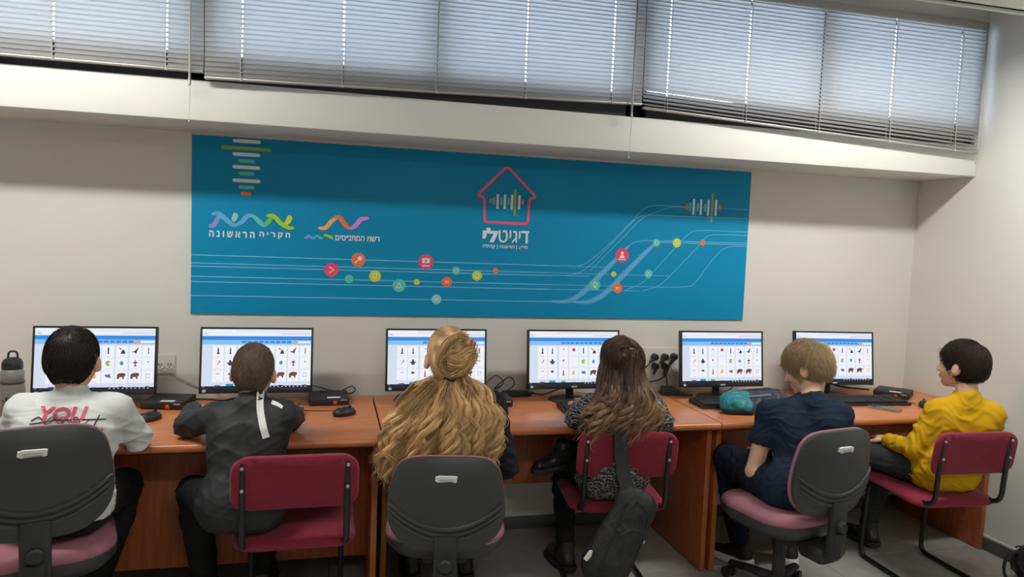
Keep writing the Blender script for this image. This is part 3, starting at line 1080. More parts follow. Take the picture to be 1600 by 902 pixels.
# seats and backrests are set to different heights
for c, (_, _, _, _, ls, lb) in zip(chairs, OCH):
    for ch in children(c):
        k = ch.name.split('.')[0]
        if k in ('backrest_cushion', 'backrest_shell', 'moulded_rib', 'paper_label', 'back_bracket', 'knob'):
            ch.location.z += lb
        elif k in ('seat_cushion', 'seat_shell', 'tilt_mechanism', 'clamp_housing'):
            ch.location.z += ls
        if k in ('gas_column', 'back_bracket'):
            ch.data = ch.data.copy()
            for v in ch.data.vertices:
                if k == 'gas_column' and v.co.z > .2:
                    v.co.z += ls
                if k == 'back_bracket' and v.co.z < .345:
                    v.co.z -= lb - ls

# ================================================================ people
# Figures are modelled as smooth blends of tapered limbs, sampled on a grid and skinned (surface nets).
f32 = np.float32


class Field:
    def __init__(s, lo, hi, h):
        s.h, s.lo = h, np.array(lo, float)
        s.n = np.maximum(4, np.ceil((np.array(hi) - s.lo) / h).astype(int) + 1)
        s.ax = [(s.lo[i] + h * np.arange(s.n[i])).astype(f32) for i in range(3)]
        s.F = np.full(tuple(s.n), 0.5, f32)

    def _win(s, lo, hi):
        i0 = np.clip(np.floor((np.array(lo) - s.lo) / s.h).astype(int), 0, s.n)
        i1 = np.clip(np.ceil((np.array(hi) - s.lo) / s.h).astype(int) + 1, 0, s.n)
        sl = tuple(slice(a, b) for a, b in zip(i0, i1))
        if any(b <= a for a, b in zip(i0, i1)):
            return None, None
        X = np.meshgrid(s.ax[0][sl[0]], s.ax[1][sl[1]], s.ax[2][sl[2]], indexing='ij', copy=False)
        return sl, X

    def _mix(s, sl, d, k, op):
        A = s.F[sl]
        if op == 'u':
            if k > 0:
                hh = np.maximum(k - np.abs(A - d), 0) / k
                s.F[sl] = np.minimum(A, d) - hh * hh * k * .25
            else:
                s.F[sl] = np.minimum(A, d)
        else:
            d = -d
            if k > 0:
                hh = np.maximum(k - np.abs(A - d), 0) / k
                s.F[sl] = np.maximum(A, d) + hh * hh * k * .25
            else:
                s.F[sl] = np.maximum(A, d)

    def cone(s, a, b, ra, rb, k=0.02, fl=None, op='u'):
        """Rounded cone from a to b; fl = (axis, factor) flattens it along axis."""
        a, b = np.array(a, float), np.array(b, float)
        m = max(ra, rb) + k + 5 * s.h
        sl, X = s._win(np.minimum(a, b) - m, np.maximum(a, b) + m)
        if sl is None:
            return
        ba = b - a
        L2 = max(float(ba @ ba), 1e-9)
        p = [X[i] - f32(a[i]) for i in range(3)]
        t = np.clip((p[0] * f32(ba[0]) + p[1] * f32(ba[1]) + p[2] * f32(ba[2])) / f32(L2), 0, 1)
        q = [p[i] - t * f32(ba[i]) for i in range(3)]
        if fl:
            n = np.array(fl[0], float); n /= np.linalg.norm(n)
            c = q[0] * f32(n[0]) + q[1] * f32(n[1]) + q[2] * f32(n[2])
            g = f32(1 / fl[1] - 1)
            q = [q[i] + c * f32(n[i]) * g for i in range(3)]
        d = np.sqrt(q[0] ** 2 + q[1] ** 2 + q[2] ** 2) - (f32(ra) + t * f32(rb - ra))
        if fl:
            d = d * f32(.5 + .5 * fl[1])
        s._mix(sl, d, k, op)

    def ell(s, c, r, R=None, k=0.02, op='u'):
        """Ellipsoid; R is a 3x3 matrix whose columns are its axes."""
        c, r = np.array(c, float), np.array(r, float)
        m = r.max() + k + 5 * s.h
        sl, X = s._win(c - m, c + m)
        if sl is None:
            return
        p = [X[i] - f32(c[i]) for i in range(3)]
        if R is not None:
            p = [p[0] * f32(R[0, j]) + p[1] * f32(R[1, j]) + p[2] * f32(R[2, j]) for j in range(3)]
        k0 = np.sqrt(sum((p[i] / f32(r[i])) ** 2 for i in range(3)))
        k1 = np.sqrt(sum((p[i] / f32(r[i] ** 2)) ** 2 for i in range(3))) + f32(1e-6)
        s._mix(sl, (k0 * (k0 - 1) / k1).astype(f32), k, op)

    def cut(s, c, n, k=0.0):
        """Remove everything on the side the normal n points to."""
        n = np.array(n, float); n /= np.linalg.norm(n)
        X = np.meshgrid(*s.ax, indexing='ij', sparse=True)
        d = sum((X[i] - f32(c[i])) * f32(n[i]) for i in range(3))
        s._mix((slice(None),) * 3, (-d).astype(f32), k, 's')

    def mesh(s):
        F = s.F
        for a in range(3):                        # close the surface at the grid border
            ix = [slice(None)] * 3
            for e in (0, -1):
                ix[a] = e
                F[tuple(ix)] = np.maximum(F[tuple(ix)], 1e-3)
        I = F < 0
        cnt = np.zeros(tuple(s.n - 1), np.int8)
        off = [(i, j, k) for i in (0, 1) for j in (0, 1) for k in (0, 1)]
        nx, ny, nz = s.n
        for i, j, k in off:
            cnt += I[i:nx - 1 + i, j:ny - 1 + j, k:nz - 1 + k]
        act = np.argwhere((cnt > 0) & (cnt < 8))
        V = {o: F[act[:, 0] + o[0], act[:, 1] + o[1], act[:, 2] + o[2]] for o in off}
        acc = np.zeros((len(act), 3)); num = np.zeros(len(act))
        for o in off:
            for a in range(3):
                if o[a]:
                    continue
                q = list(o); q[a] = 1; q = tuple(q)
                x = (V[o] < 0) != (V[q] < 0)
                t = np.where(x, V[o] / np.where(x, V[o] - V[q], 1), 0)
                for b in range(3):
                    acc[:, b] += np.where(x, o[b] + (t if a == b else 0), 0)
                num += x
        P = s.lo + s.h * (act + acc / num[:, None])
        idx = np.full(tuple(s.n - 1), -1, np.int32)
        idx[act[:, 0], act[:, 1], act[:, 2]] = np.arange(len(act))
        faces = []
        for a in range(3):
            b, c = (a + 1) % 3, (a + 2) % 3
            A = [slice(None)] * 3; B = [slice(None)] * 3
            A[a] = slice(0, -1); B[a] = slice(1, None)
            ch = I[tuple(A)] != I[tuple(B)]
            e = np.argwhere(ch)
            e = e[(e[:, b] > 0) & (e[:, c] > 0) & (e[:, b] < s.n[b] - 1) & (e[:, c] < s.n[c] - 1)]
            up = I[e[:, 0], e[:, 1], e[:, 2]]

            def at(db, dc):
                q = e.copy(); q[:, b] -= db; q[:, c] -= dc
                return idx[q[:, 0], q[:, 1], q[:, 2]]
            Q = np.stack([at(1, 1), at(0, 1), at(0, 0), at(1, 0)], 1)
            Q[~up] = Q[~up][:, ::-1]
            faces.append(Q)
        return P, np.concatenate(faces)


def np_mesh(name, P, Q, mats, parent, smooth=True, mi=None):
    me = bpy.data.meshes.new(name)
    P = np.asarray(P, f32)
    me.vertices.add(len(P))
    me.vertices.foreach_set('co', P.ravel())
    k = Q.shape[1]
    me.loops.add(Q.size)
    me.loops.foreach_set('vertex_index', Q.ravel().astype(np.int32))
    me.polygons.add(len(Q))
    me.polygons.foreach_set('loop_start', np.arange(0, Q.size, k, dtype=np.int32))
    me.polygons.foreach_set('use_smooth', np.full(len(Q), smooth))
    if mi is not None:
        me.polygons.foreach_set('material_index', mi.astype(np.int32))
    me.update(calc_edges=True)
    me.validate()
    return link_mesh(name, me, mats, parent)


def vnormals(P, Q):
    n = np.cross(P[Q[:, 2]] - P[Q[:, 0]], P[Q[:, 3 % Q.shape[1]]] - P[Q[:, 1]])
    N = np.zeros_like(P)
    for j in range(Q.shape[1]):
        np.add.at(N, Q[:, j], n)
    return N / (np.linalg.norm(N, axis=1)[:, None] + 1e-12)


def folds(P, Q, rng, amp=.004, wl=.055, aniso=(.45, .45, 1.15), gate=None):
    """Push cloth in and out along its normals: soft creases of random direction."""
    N = vnormals(P, Q)
    d = np.zeros(len(P))
    w = np.zeros((len(P), 3))
    for _ in range(3):
        kv = rng.normal(size=3); kv *= 2 * np.pi / (.16 * np.linalg.norm(kv))
        w += np.outer(np.sin(P @ kv + rng.uniform(0, 6)), rng.normal(size=3)) * .016
    X = (P + w) * np.array(aniso)
    for j in range(5):
        kv = rng.normal(size=3); kv *= 2 * np.pi / (wl * rng.uniform(.7, 1.6) * np.linalg.norm(kv))
        s_ = np.sin(X @ kv + rng.uniform(0, 6))
        d += (1 - np.abs(s_)) ** 2 * 1.2 - .4
    d *= amp / 2.2
    if gate is not None:
        d *= gate(P)
    return P + N * d[:, None]


A3 = lambda v: np.array(v, float)
lerp = lambda a, b, t: A3(a) * (1 - t) + A3(b) * t


def unit(v):
    v = A3(v)
    return v / np.linalg.norm(v)


def head_frame(J):
    f = unit(J['hf']); u = unit(J.get('hu', (0, 0, 1)))
    r = unit(np.cross(f, u)); u = np.cross(r, f)
    return np.stack([r, f, u], 1)            # columns: right, forward, up


def add_head(F, J, s):
    R, c = head_frame(J), A3(J['head'])
    L = lambda x, y, z: c + R @ (A3((x, y, z)) * s)
    S = lambda *r: A3(r) * s
    F.cone(J['neck'], L(0, -.018, -.055), .047 * s, .046 * s, .02)
    F.ell(L(0, -.012, .022), S(.073, .093, .088), R, .01)
    F.ell(L(0, .03, -.03), S(.06, .058, .072), R, .03)
    F.cone(L(0, .02, -.05), L(0, .066, -.088), .042 * s, .022 * s, .03)
    F.ell(L(0, .072, .034), S(.05, .018, .016), R, .02)
    F.cone(L(0, .086, .008), L(0, .106, -.03), .006 * s, .0105 * s, .014)
    for x in (-1, 1):
        F.ell(L(x * .010, .1, -.034), S(.008, .008, .007), R, .008)
        F.ell(L(x * .04, .06, -.028), S(.022, .02, .022), R, .02)
        F.ell(L(x * .031, .093, .010), S(.014, .012, .010), R, .012, 's')
        e = R @ np.array(Matrix.Rotation(x * -.45, 3, 'Z') @ Matrix.Rotation(.15, 3, 'X'))
        F.ell(L(x * .081, -.008, -.014), S(.0115, .020, .029), e, .008)
        F.ell(L(x * .095, .0, -.010), S(.006, .010, .016), e, .005, 's')
    F.ell(L(0, .091, -.056), S(.021, .010, .0055), R, .006)
    F.ell(L(0, .089, -.066), S(.018, .010, .0065), R, .006)
    return L, R


def add_hand(F, w, d, n, side, s, curl=(.18, .35, .30)):
    """Palm, four fingers with knuckles, thumb from the side of the palm. n: the way the palm faces."""
    d = unit(d); n = unit(A3(n) - d * (A3(n) @ d)); l = np.cross(n, d) * side
    w = A3(w)
    F.cone(w, w + d * .06 * s, .026 * s, .034 * s, .012, (n, .48))
    for i, (o, ln) in enumerate(((.028, .062), (.0095, .072), (-.0095, .067), (-.027, .052))):
        p = w + d * (.078 - .004 * abs(i - 1)) * s + l * o * s
        F.cone(w + d * .04 * s + l * o * .8 * s, p, .010 * s, .0092 * s, .006)
        a = 0
        dirn = unit(d + l * o * 2.2)
        for j, fr in enumerate((.45, .31, .24)):
            a += curl[j]
            v = dirn * math.cos(a) + n * math.sin(a)
            q = p + v * ln * fr * s
            F.cone(p, q, (.0088 - .0008 * j) * s, (.0081 - .0009 * j) * s, .002)
            p = q
    p = w + d * .018 * s + l * .020 * s
    for j, (v, ln, r) in enumerate(((d * .6 + l * .75 + n * .25, .036, .0115), (d * .85 + l * .35 + n * .4, .03, .0098), (d * .95 + l * .1 + n * .45, .022, .0088))):
        q = p + unit(v) * ln * s
        F.cone(p, q, r * s, r * .92 * s, .004)
        p = q


def torso(F, J, s, g=0.0, k=.05):
    pel, nk = A3(J['pel']), A3(J['neck'])
    mid = lerp(pel, nk, .5)
    hl, hr, sl, sr = (A3(J[q]) for q in ('hipL', 'hipR', 'shL', 'shR'))
    F.cone(hl, hr, .082 * s + g, .082 * s + g, k)
    for h, sh in ((hl, sl), (hr, sr)):
        lo = lerp(pel, h, .65) + (nk - pel) * .12
        hi = lerp(nk, sh, .55) - unit(nk - pel) * .085 * s
        F.cone(lo, hi, .074 * s + g, .078 * s + g, k)
        F.cone(lerp(nk, sh, .15) - unit(nk - pel) * .03 * s, sh, .044 * s + g, .046 * s + g, .03)


def arm(F, J, sd, s, g=0.0, to=1.0, g2=None):
    sh, el, wr = (A3(J[q + sd]) for q in ('sh', 'el', 'wr'))
    g2 = g if g2 is None else g2
    F.cone(sh, el, .043 * s + g, .034 * s + g, .02)
    F.cone(el, lerp(el, wr, to), .034 * s + g, (.034 + (.024 - .034) * to) * s + g2, .015)


def leg(F, J, sd, s, g=0.0, to=1.0, g2=None):
    hp, kn, an = (A3(J[q + sd]) for q in ('hip', 'kn', 'an'))
    g2 = g if g2 is None else g2
    F.cone(hp, kn, .072 * s + g, .050 * s + g, .03)
    c = lerp(kn, an, .3)
    F.cone(kn, c, .049 * s + g, .050 * s + g, .02)
    F.cone(c, lerp(kn, an, to), .050 * s + g, .034 * s + g2, .02)


def bounds(J, pad):
    keys = ('head', 'neck', 'pel', 'shL', 'shR', 'elL', 'elR', 'wrL', 'wrR', 'hipL', 'hipR', 'knL', 'knR', 'anL', 'anR', 'toL', 'toR')
    P = np.array([J[k] for k in keys if k in J])
    lo, hi = P.min(0) - pad, P.max(0) + pad
    lo[2] = max(lo[2], 0.0)
    return lo, hi


def strands(name, P, rad, mats, parent, sides=3, mi=None, root=None, tcol=None, flat=1.0):
    """Many tapered hair strands as one mesh. P (N, M, 3), rad (N, M)."""
    N, M, _ = P.shape
    T = np.gradient(P, axis=1)
    T /= np.linalg.norm(T, axis=2, keepdims=True) + 1e-9
    ref = np.zeros_like(T); ref[..., 0] = .35; ref[..., 1] = 1; ref[..., 2] = .1
    A = np.cross(T, ref); A /= np.linalg.norm(A, axis=2, keepdims=True) + 1e-9
    B = np.cross(A, T)
    V = np.zeros((N, M, sides, 3), f32)
    for k in range(sides):
        a = 2 * math.pi * k / sides
        V[:, :, k] = P + (A * math.cos(a) + B * math.sin(a) * flat) * rad[..., None]
    ids = np.arange(N * M * sides).reshape(N, M, sides)
    Q = []
    for k in range(sides):
        k2 = (k + 1) % sides
        Q.append(np.stack([ids[:, :-1, k], ids[:, :-1, k2], ids[:, 1:, k2], ids[:, 1:, k]], -1).reshape(-1, 4))
    m = None
    if mi is not None:
        one = np.repeat(mi[:, None], M - 1, 1).reshape(-1)
        m = np.concatenate([one] * sides)
    Q = np.concatenate(Q)
    o = np_mesh(name, V.reshape(-1, 3), Q, mats, parent, True, m)
    if tcol is not None:
        at = o.data.attributes.new('tip', 'FLOAT', 'POINT')
        at.data.foreach_set('value', np.repeat(tcol.reshape(-1), sides).astype(f32))
    return o


def hair_mat(name, root, tip, rough=.42, dark=None):
    """Hair colour that runs from root to tip along each lock (attribute) with fine streaks."""
    m = bpy.data.materials.new(name)
    m.use_nodes = True
    nt = m.node_tree
    p = nt.nodes['Principled BSDF']
    p.inputs['Roughness'].default_value = rough
    p.inputs['Specular IOR Level'].default_value = .28
    a = nt.nodes.new('ShaderNodeAttribute'); a.attribute_name = 'tip'
    r = nt.nodes.new('ShaderNodeValToRGB')
    e = r.color_ramp.elements
    e[0].color = (*root, 1); e[1].color = (*tip, 1)
    tc = nt.nodes.new('ShaderNodeTexCoord')
    mp = nt.nodes.new('ShaderNodeMapping'); mp.inputs['Scale'].default_value = (90, 90, 7)
    n = nt.nodes.new('ShaderNodeTexNoise'); n.inputs['Scale'].default_value = 1.0; n.inputs['Detail'].default_value = 3
    nt.links.new(tc.outputs['Object'], mp.inputs['Vector']); nt.links.new(mp.outputs['Vector'], n.inputs['Vector'])
    mm = nt.nodes.new('ShaderNodeMath'); mm.operation = 'MULTIPLY_ADD'; mm.inputs[1].default_value = .7; mm.inputs[2].default_value = -.35
    nt.links.new(n.outputs['Fac'], mm.inputs[0])
    ad = nt.nodes.new('ShaderNodeMath'); ad.operation = 'ADD'; ad.use_clamp = True
    nt.links.new(a.outputs['Fac'], ad.inputs[0]); nt.links.new(mm.outputs[0], ad.inputs[1])
    nt.links.new(ad.outputs[0], r.inputs['Fac']); nt.links.new(r.outputs['Color'], p.inputs['Base Color'])
    bn = nt.nodes.new('ShaderNodeBump'); bn.inputs['Strength'].default_value = .35; bn.inputs['Distance'].default_value = .004
    nt.links.new(n.outputs['Fac'], bn.inputs['Height']); nt.links.new(bn.outputs['Normal'], p.inputs['Normal'])
    return m


def skin_mat(name, col):
    m = mat(name, col, .5, var=.06, vscale=25, bump=.05, bscale=220, spec=.35)
    p = m.node_tree.nodes['Principled BSDF']
    p.inputs['Subsurface Weight'].default_value = .12
    p.inputs['Subsurface Radius'].default_value = (.012, .005, .003)
    return m


M_eyew = mat('eye_white', (.75, .73, .7), .25)
M_iris = mat('eye_iris', (.06, .035, .02), .2)
M_lip = mat('lips', (.45, .17, .14), .5)
M_sole_w = mat('white_shoe_sole', (.72, .72, .70), .5)
M_sole_b = mat('black_shoe_sole', (.02, .02, .02), .6)


def put(o, root):
    """Parent to the figure's Empty, keeping world-space vertex positions."""
    o.parent = root
    me = o.data
    n = len(me.vertices)
    co = np.empty(n * 3, f32); me.vertices.foreach_get('co', co)
    co = co.reshape(-1, 3) - np.array(root.location, f32)
    me.vertices.foreach_set('co', co.ravel())
    me.update()
    return o


def person(J, s, label, skin, base, hands=('L', 'R'), hand_dir=None, curl=(.18, .35, .30)):
    root = thing('person', label, 'person', base, 0)
    lo, hi = bounds(J, .16)
    F = Field(lo, hi, .0048)
    torso(F, J, s)
    for sd, si in (('L', 1), ('R', -1)):
        arm(F, J, sd, s)
        leg(F, J, sd, s)
        fd = A3(J['to' + sd]) - A3(J['an' + sd]); fd[2] *= .35 if J['an' + sd][2] > .3 else 0.0; fd = unit(fd)
        fu = unit(A3((0, 0, 1)) - fd * fd[2])
        an_ = A3(J['an' + sd])
        dz = max(.062, min(.094, (an_[2] - .0135) / s)) if an_[2] < .3 else .062
        F.cone(an_ - fu * .016, an_ + fd * .065 * s - fu * (dz - .030) * s, .024 * s, .016 * s, .015)
        d = A3(J['wr' + sd]) - A3(J['el' + sd])
        hd = unit(d) if not hand_dir or sd not in hand_dir else unit(hand_dir[sd])
        add_hand(F, J['wr' + sd], hd, (0, .15, -1) if abs(hd[2]) < .8 else (0, 1, 0), si * -1, s * .97, curl)
    L, R = add_head(F, J, s if 'hs' not in J else J['hs'])
    P, Q = F.mesh()
    body = put(np_mesh('body', P, Q, [skin, M_lip], root), root)
    hs = J.get('hs', s)
    # lips get their own colour
    C = np.array([P[Q[:, i]] for i in range(4)]).mean(0)
    loc = (C - A3(J['head'])) @ R / hs
    lips = (np.abs(loc[:, 0]) < .022) & (loc[:, 1] > .09) & (loc[:, 2] < -.050) & (loc[:, 2] > -.071)
    body.data.polygons.foreach_set('material_index', lips.astype(np.int32))
    for x in (-1, 1):
        b = BM()
        bmesh.ops.create_uvsphere(b, u_segments=16, v_segments=10, radius=.0125 * hs)
        for f in b.faces:
            f.material_index = 1 if (A3(f.calc_center_median()) / (.0125 * hs)) @ A3((0, 0, 1)) > .86 else 0
        M = Matrix(np.stack([R[:, 0], R[:, 2] * -1, R[:, 1]], 1).tolist()).to_4x4()
        M.translation = Vector(L(x * .031, .0762, .010))
        b.transform(M)
        put(obj('eye', b, [M_eyew, M_iris], root), root)
    return root, L, R, hs


def garment(name, root, J, s, build, material, rng, amp=.004, wl=.06, h=.0062, gate=None, aniso=(.45, .45, 1.15), parent=None):
    lo, hi = bounds(J, .17)
    F = Field(lo, hi, h)
    build(F)
    P, Q = F.mesh()
    P = folds(P, Q, rng, amp, wl, aniso, gate)
    o = np_mesh(name, P, Q, material, root)
    put(o, root)
    return o, P, Q


def shoe(root, an, to, s, upper, sole, label=None, lace=None, tk=.014):
    an, to = A3(an), A3(to)
    d = to - an; d[2] *= .35 if an[2] > .3 else 0.0; d = unit(d)
    up = unit(A3((0, 0, 1)) - d * d[2])
    zb = -max(.062, min(.094, (an[2] - .0135) / s)) if an[2] < .3 else -.062
    c = an + up * zb * s
    P0 = c - d * .035 * s
    P1 = c + d * .155 * s
    lo = np.minimum(P0, P1) - .09; hi = np.maximum(P0, P1) + .13
    F = Field(lo, hi, .0045)
    F.cone(P0 + up * .03 * s, P0 + d * .08 * s + up * .032 * s, .033 * s, .035 * s, .015)
    F.cone(P0 + d * .08 * s + up * .030 * s, P1 - d * .03 * s + up * .024 * s, .037 * s, .031 * s, .015, (up, .78))
    F.cone(P0 + d * .015 * s + up * .035 * s, an + up * .022 * s - d * .006 * s, .036 * s, .040 * s, .025)
    F.cut(P0 + up * .004 * s, -up)
    P, Q = F.mesh()
    o = np_mesh('shoe', P, Q, upper, root)
    put(o, root)
    F = Field(lo, hi, .0045)
    F.cone(P0 + up * .0 * s, P0 + d * .08 * s, .044 * s, .045 * s, .01)
    F.cone(P0 + d * .08 * s, P1 - d * .03 * s, .045 * s, .042 * s, .02)
    F.cut(P0 + up * tk * s, up, .004); F.cut(P0 - up * .012 * s, -up, .004)
    P, Q = F.mesh()
    so = np_mesh('sole', P, Q, sole, o)
    put(so, root); so.parent = o
    if label:
        o['label'] = label
    if lace is not None:
        b = BM()
        l = np.cross(d, up)
        for k in range(4):
            q = P0 + d * (.065 + .018 * k) * s + up * (.066 - .006 * k) * s
            tube(b, [q - l * .018 * s, q + up * .004, q + l * .018 * s], .0028, 6)
        lo_ = obj('laces', b, lace, o)
        put(lo_, root); lo_.parent = o
    return o


def hair_cap(J, hs, L, R, grow=.010, front=.35, nape=-.075, vol=(0, 0, 0), side=0.0, vee=.42):
    """Short-hair volume: swollen skull, cut along the hairline."""
    c = A3(J['head'])
    F = Field(c - .17, c + .17, .0042)
    F.ell(L(0, -.012 + vol[1], .030 + vol[2]), A3((.070 + grow + side, .091 + grow, .082 + grow)) * hs, R, .0)
    F.cone(L(0, -.034, -.020), L(0, -.022, -.092), (.064 + grow * .45) * hs, (.0485 + grow * .25) * hs, .04)
    # face opening, ears and nape
    F.ell(L(0, .098, -.050), A3((.078, .088, .100)) * hs, R, .012, 's')
    for x in (-1, 1):
        F.ell(L(x * .094, .004, -.032), A3((.032, .034, .046)) * hs, R, .010, 's')
    for x in (-1, 1):                       # the hair narrows from behind the ears to the nape
        F.cut(L(x * (.074 + grow * .5), -.030, -.022), R @ A3((x * .90, .12, -vee)), .012)
    F.cut(L(0, 0, nape), -R[:, 2] - .25 * R[:, 1], .01)
    return F


def short_hair(root, J, hs, L, R, rng, m, m2, n=5200, ln=.020, lift=.35, crown=(.012, -.055, .085), swirl=.6, rnd=.28, **kw):
    F = hair_cap(J, hs, L, R, **kw)
    P, Q = F.mesh()
    N = vnormals(P, Q)
    c = A3(J['head'])
    o = np_mesh('hair', P, Q, [m, m2], root)
    at = o.data.attributes.new('tip', 'FLOAT', 'POINT')
    at.data.foreach_set('value', (.35 + .25 * np.sin(P @ A3((70, 50, 20)))).astype(f32))
    put(o, root)
    # clipped strands that follow the whorl at the crown
    loc = (P - c) @ R / hs
    ok = np.argwhere(((P - c) * N).sum(1) > .02).ravel()
    pick = rng.choice(ok, n)
    p, nn = P[pick], N[pick]
    cw = L(*crown)
    rad = p - cw
    rad -= nn * (rad * nn).sum(1)[:, None]
    rad /= np.linalg.norm(rad, axis=1)[:, None] + 1e-6
    tan = np.cross(nn, rad)
    dirn = rad * 1.0 + tan * swirl * np.exp(-(np.linalg.norm(p - cw, axis=1) / .05) ** 2)[:, None] - A3((0, 0, .35))
    dirn += rng.normal(size=dirn.shape) * rnd
    dirn -= nn * (dirn * nn).sum(1)[:, None]
    dirn /= np.linalg.norm(dirn, axis=1)[:, None] + 1e-6
    M = 4
    t = np.linspace(0, 1, M)
    l = ln * rng.uniform(.6, 1.3, n)
    S = p[:, None] + dirn[:, None] * (t[None, :, None] * l[:, None, None]) + nn[:, None] * ((.0005 + lift * t * (1 - .55 * t))[None, :, None] * l[:, None, None])
    rr = .0011 * (1 - t[None] * .75) * rng.uniform(.7, 1.3, n)[:, None]
    st = strands('strands', S, rr, [m], o, 3, tcol=np.clip(rng.uniform(0, .8, n)[:, None] + .25 * t[None], 0, 1))
    put(st, root); st.parent = o
    return o


def decal(name, root, parent, bm, bvh, mats, direction, off=.0022):
    """Lay a flat print on a garment: each vertex is dropped along direction on to the cloth."""
    d = Vector(direction).normalized()
    for v in bm.verts:
        h = bvh.ray_cast(v.co, d)
        if h[0] is None:
            h = bvh.find_nearest(v.co)
        nn = h[1]
        if nn.dot(d) > 0:
            nn = -nn
        v.co = h[0] + nn * off
    me = bpy.data.meshes.new(name)
    bm.to_mesh(me); bm.free()
    o = link_mesh(name, me, mats, parent)
    put(o, root); o.parent = parent
    return o


def bvh_of(P, Q):
    return BVHTree.FromPolygons([tuple(p) for p in P.tolist()], [tuple(q) for q in Q.tolist()])

SK1 = skin_mat('fair_skin', hex3('d3a184'))
SK2 = skin_mat('light_skin', hex3('dcae94'))

# ---------------------------------------------------------------- boy in the white shirt
J = dict(head=(-.880, -.905, 1.078), hf=(.02, 1, -.12), neck=(-.878, -.945, .955), pel=(-.885, -1.035, .615), shL=(-1.02, -.925, .905), shR=(-.740, -.945, .910),
         elL=(-1.095, -.86, .795), elR=(-.688, -.865, .793), wrL=(-.985, -.62, .80), wrR=(-.80, -.63, .80), hipL=(-.955, -1.02, .60), hipR=(-.815, -1.02, .60),
         knL=(-1.04, -.69, .60), knR=(-.765, -.715, .565), anL=(-1.0, -.56, .10), anR=(-.905, -.55, .10), toL=(-1.02, -.42, .05), toR=(-.955, -.42, .05), hs=.97)
rng = np.random.default_rng(11)
r1, L, R, hs = person(J, .97, 'boy with short black hair in a white long-sleeved shirt with pink lettering', SK1, (-.88, -1.0, 0))
M_white = mat('white_jersey', hex3('ccd0ce'), .85, bump=.1, bscale=160, spec=.2)


def build(F):
    torso(F, J, .97, .016)
    F.cone(lerp(J['hipL'], J['pel'], .4) + A3((0, 0, .03)), lerp(J['hipR'], J['pel'], .4) + A3((0, 0, .03)), .104, .104, .05)
    arm(F, J, 'L', .97, .017, .97, .012); arm(F, J, 'R', .97, .017, .97, .012)
    F.cone(J['neck'], A3(J['neck']) + A3((0, .012, .020)), .058, .054, .02)
    F.cut(A3(J['neck']) + A3((0, .0, .046)), (0, .3, 1))
    F.cut((0, 0, .572), (0, 0, -1), .004)


def near(*pts, r=.1, base=.45):
    pts = [A3(p) for p in pts]
    return lambda P: base + (1 - base) * np.clip(sum(np.exp(-((P - p) ** 2).sum(1) / r ** 2) for p in pts), 0, 1)


o, P, Q = garment('shirt', r1, J, .97, build, M_white, rng, .009, .10, gate=near(J['elL'], J['elR'], lerp(J['pel'], J['neck'], .25), (-.74, -.98, .72)))
bv = bvh_of(P, Q)
M_pk = mat('pink_shirt_print', hex3('d4506e'), .7)
M_bk = mat('black_shirt_print', (.03, .03, .03), .7)
M_rd = mat('red_shirt_print', hex3('c8606a'), .7)
b = BM()
n0 = 0
add_text(b, 'YOU', -.947, -.800, .893, .940, -1.4, 0, bold=.03, shear=.18)
bmesh.ops.subdivide_edges(b, edges=b.edges[:], cuts=2)
for x0, x1, w in ((-.965, -.90, .003), (-.925, -.865, .0025), (-.89, -.825, .0025), (-.85, -.79, .003)):
    ribbon(b, catmull([(x0, .895 + .004 * math.sin(x0 * 90), 0), ((x0 * 2 + x1) / 3, .908, 0), ((x0 + x1 * 2) / 3, .886, 0), (x1, .902, 0)], 5), w, -1.4, 1)
ribbon(b, [(-.968, .889), (-.89, .897), (-.80, .902), (-.745, .897)], .0035, -1.4, 1)
ribbon(b, [(-.765, .912), (-.774, .885), (-.782, .862)], .004, -1.4, 1)
ribbon(b, catmull([(-.885, .872, 0), (-.872, .890, 0), (-.862, .868, 0), (-.848, .886, 0), (-.836, .868, 0), (-.820, .884, 0), (-.800, .872, 0)], 6), .0025, -1.4, 1)
ribbon(b, [(-.782, .862), (-.767, .868), (-.750, .865)], .008, -1.4, 2)
decal('shirt_print', r1, o, b, bv, [M_pk, M_bk, M_rd], (0, 1, 0))
M_trb = mat('black_trouser_cloth', (.012, .012, .013), .8, bump=.1, bscale=150, spec=.25)


def trousers(F, J=J, s=.97, g=.015, ank=.012, to=1.0):
    F.cone(J['hipL'], J['hipR'], .083 * s + .006, .083 * s + .006, .05)
    F.cone(J['pel'], lerp(J['pel'], J['neck'], .14), .084 * s + .004, .076 * s, .05)
    leg(F, J, 'L', s, g, to, ank); leg(F, J, 'R', s, g, to, ank)


garment('trousers', r1, J, .97, trousers, M_trb, rng, .006, .07, gate=near(J['knL'], J['knR'], J['anR'], r=.13))
M_shb = mat('black_shoe_leather', (.02, .021, .022), .35)
for sd in 'LR':
    shoe(r1, J['an' + sd], J['to' + sd], .95, M_shb, M_sole_b, lace=M_trb)
HB = hair_mat('black_hair', (.010, .008, .007), (.030, .022, .018), .38)
short_hair(r1, J, hs, L, R, rng, HB, HB, ln=.016, grow=.010, nape=-.090, vee=.62)

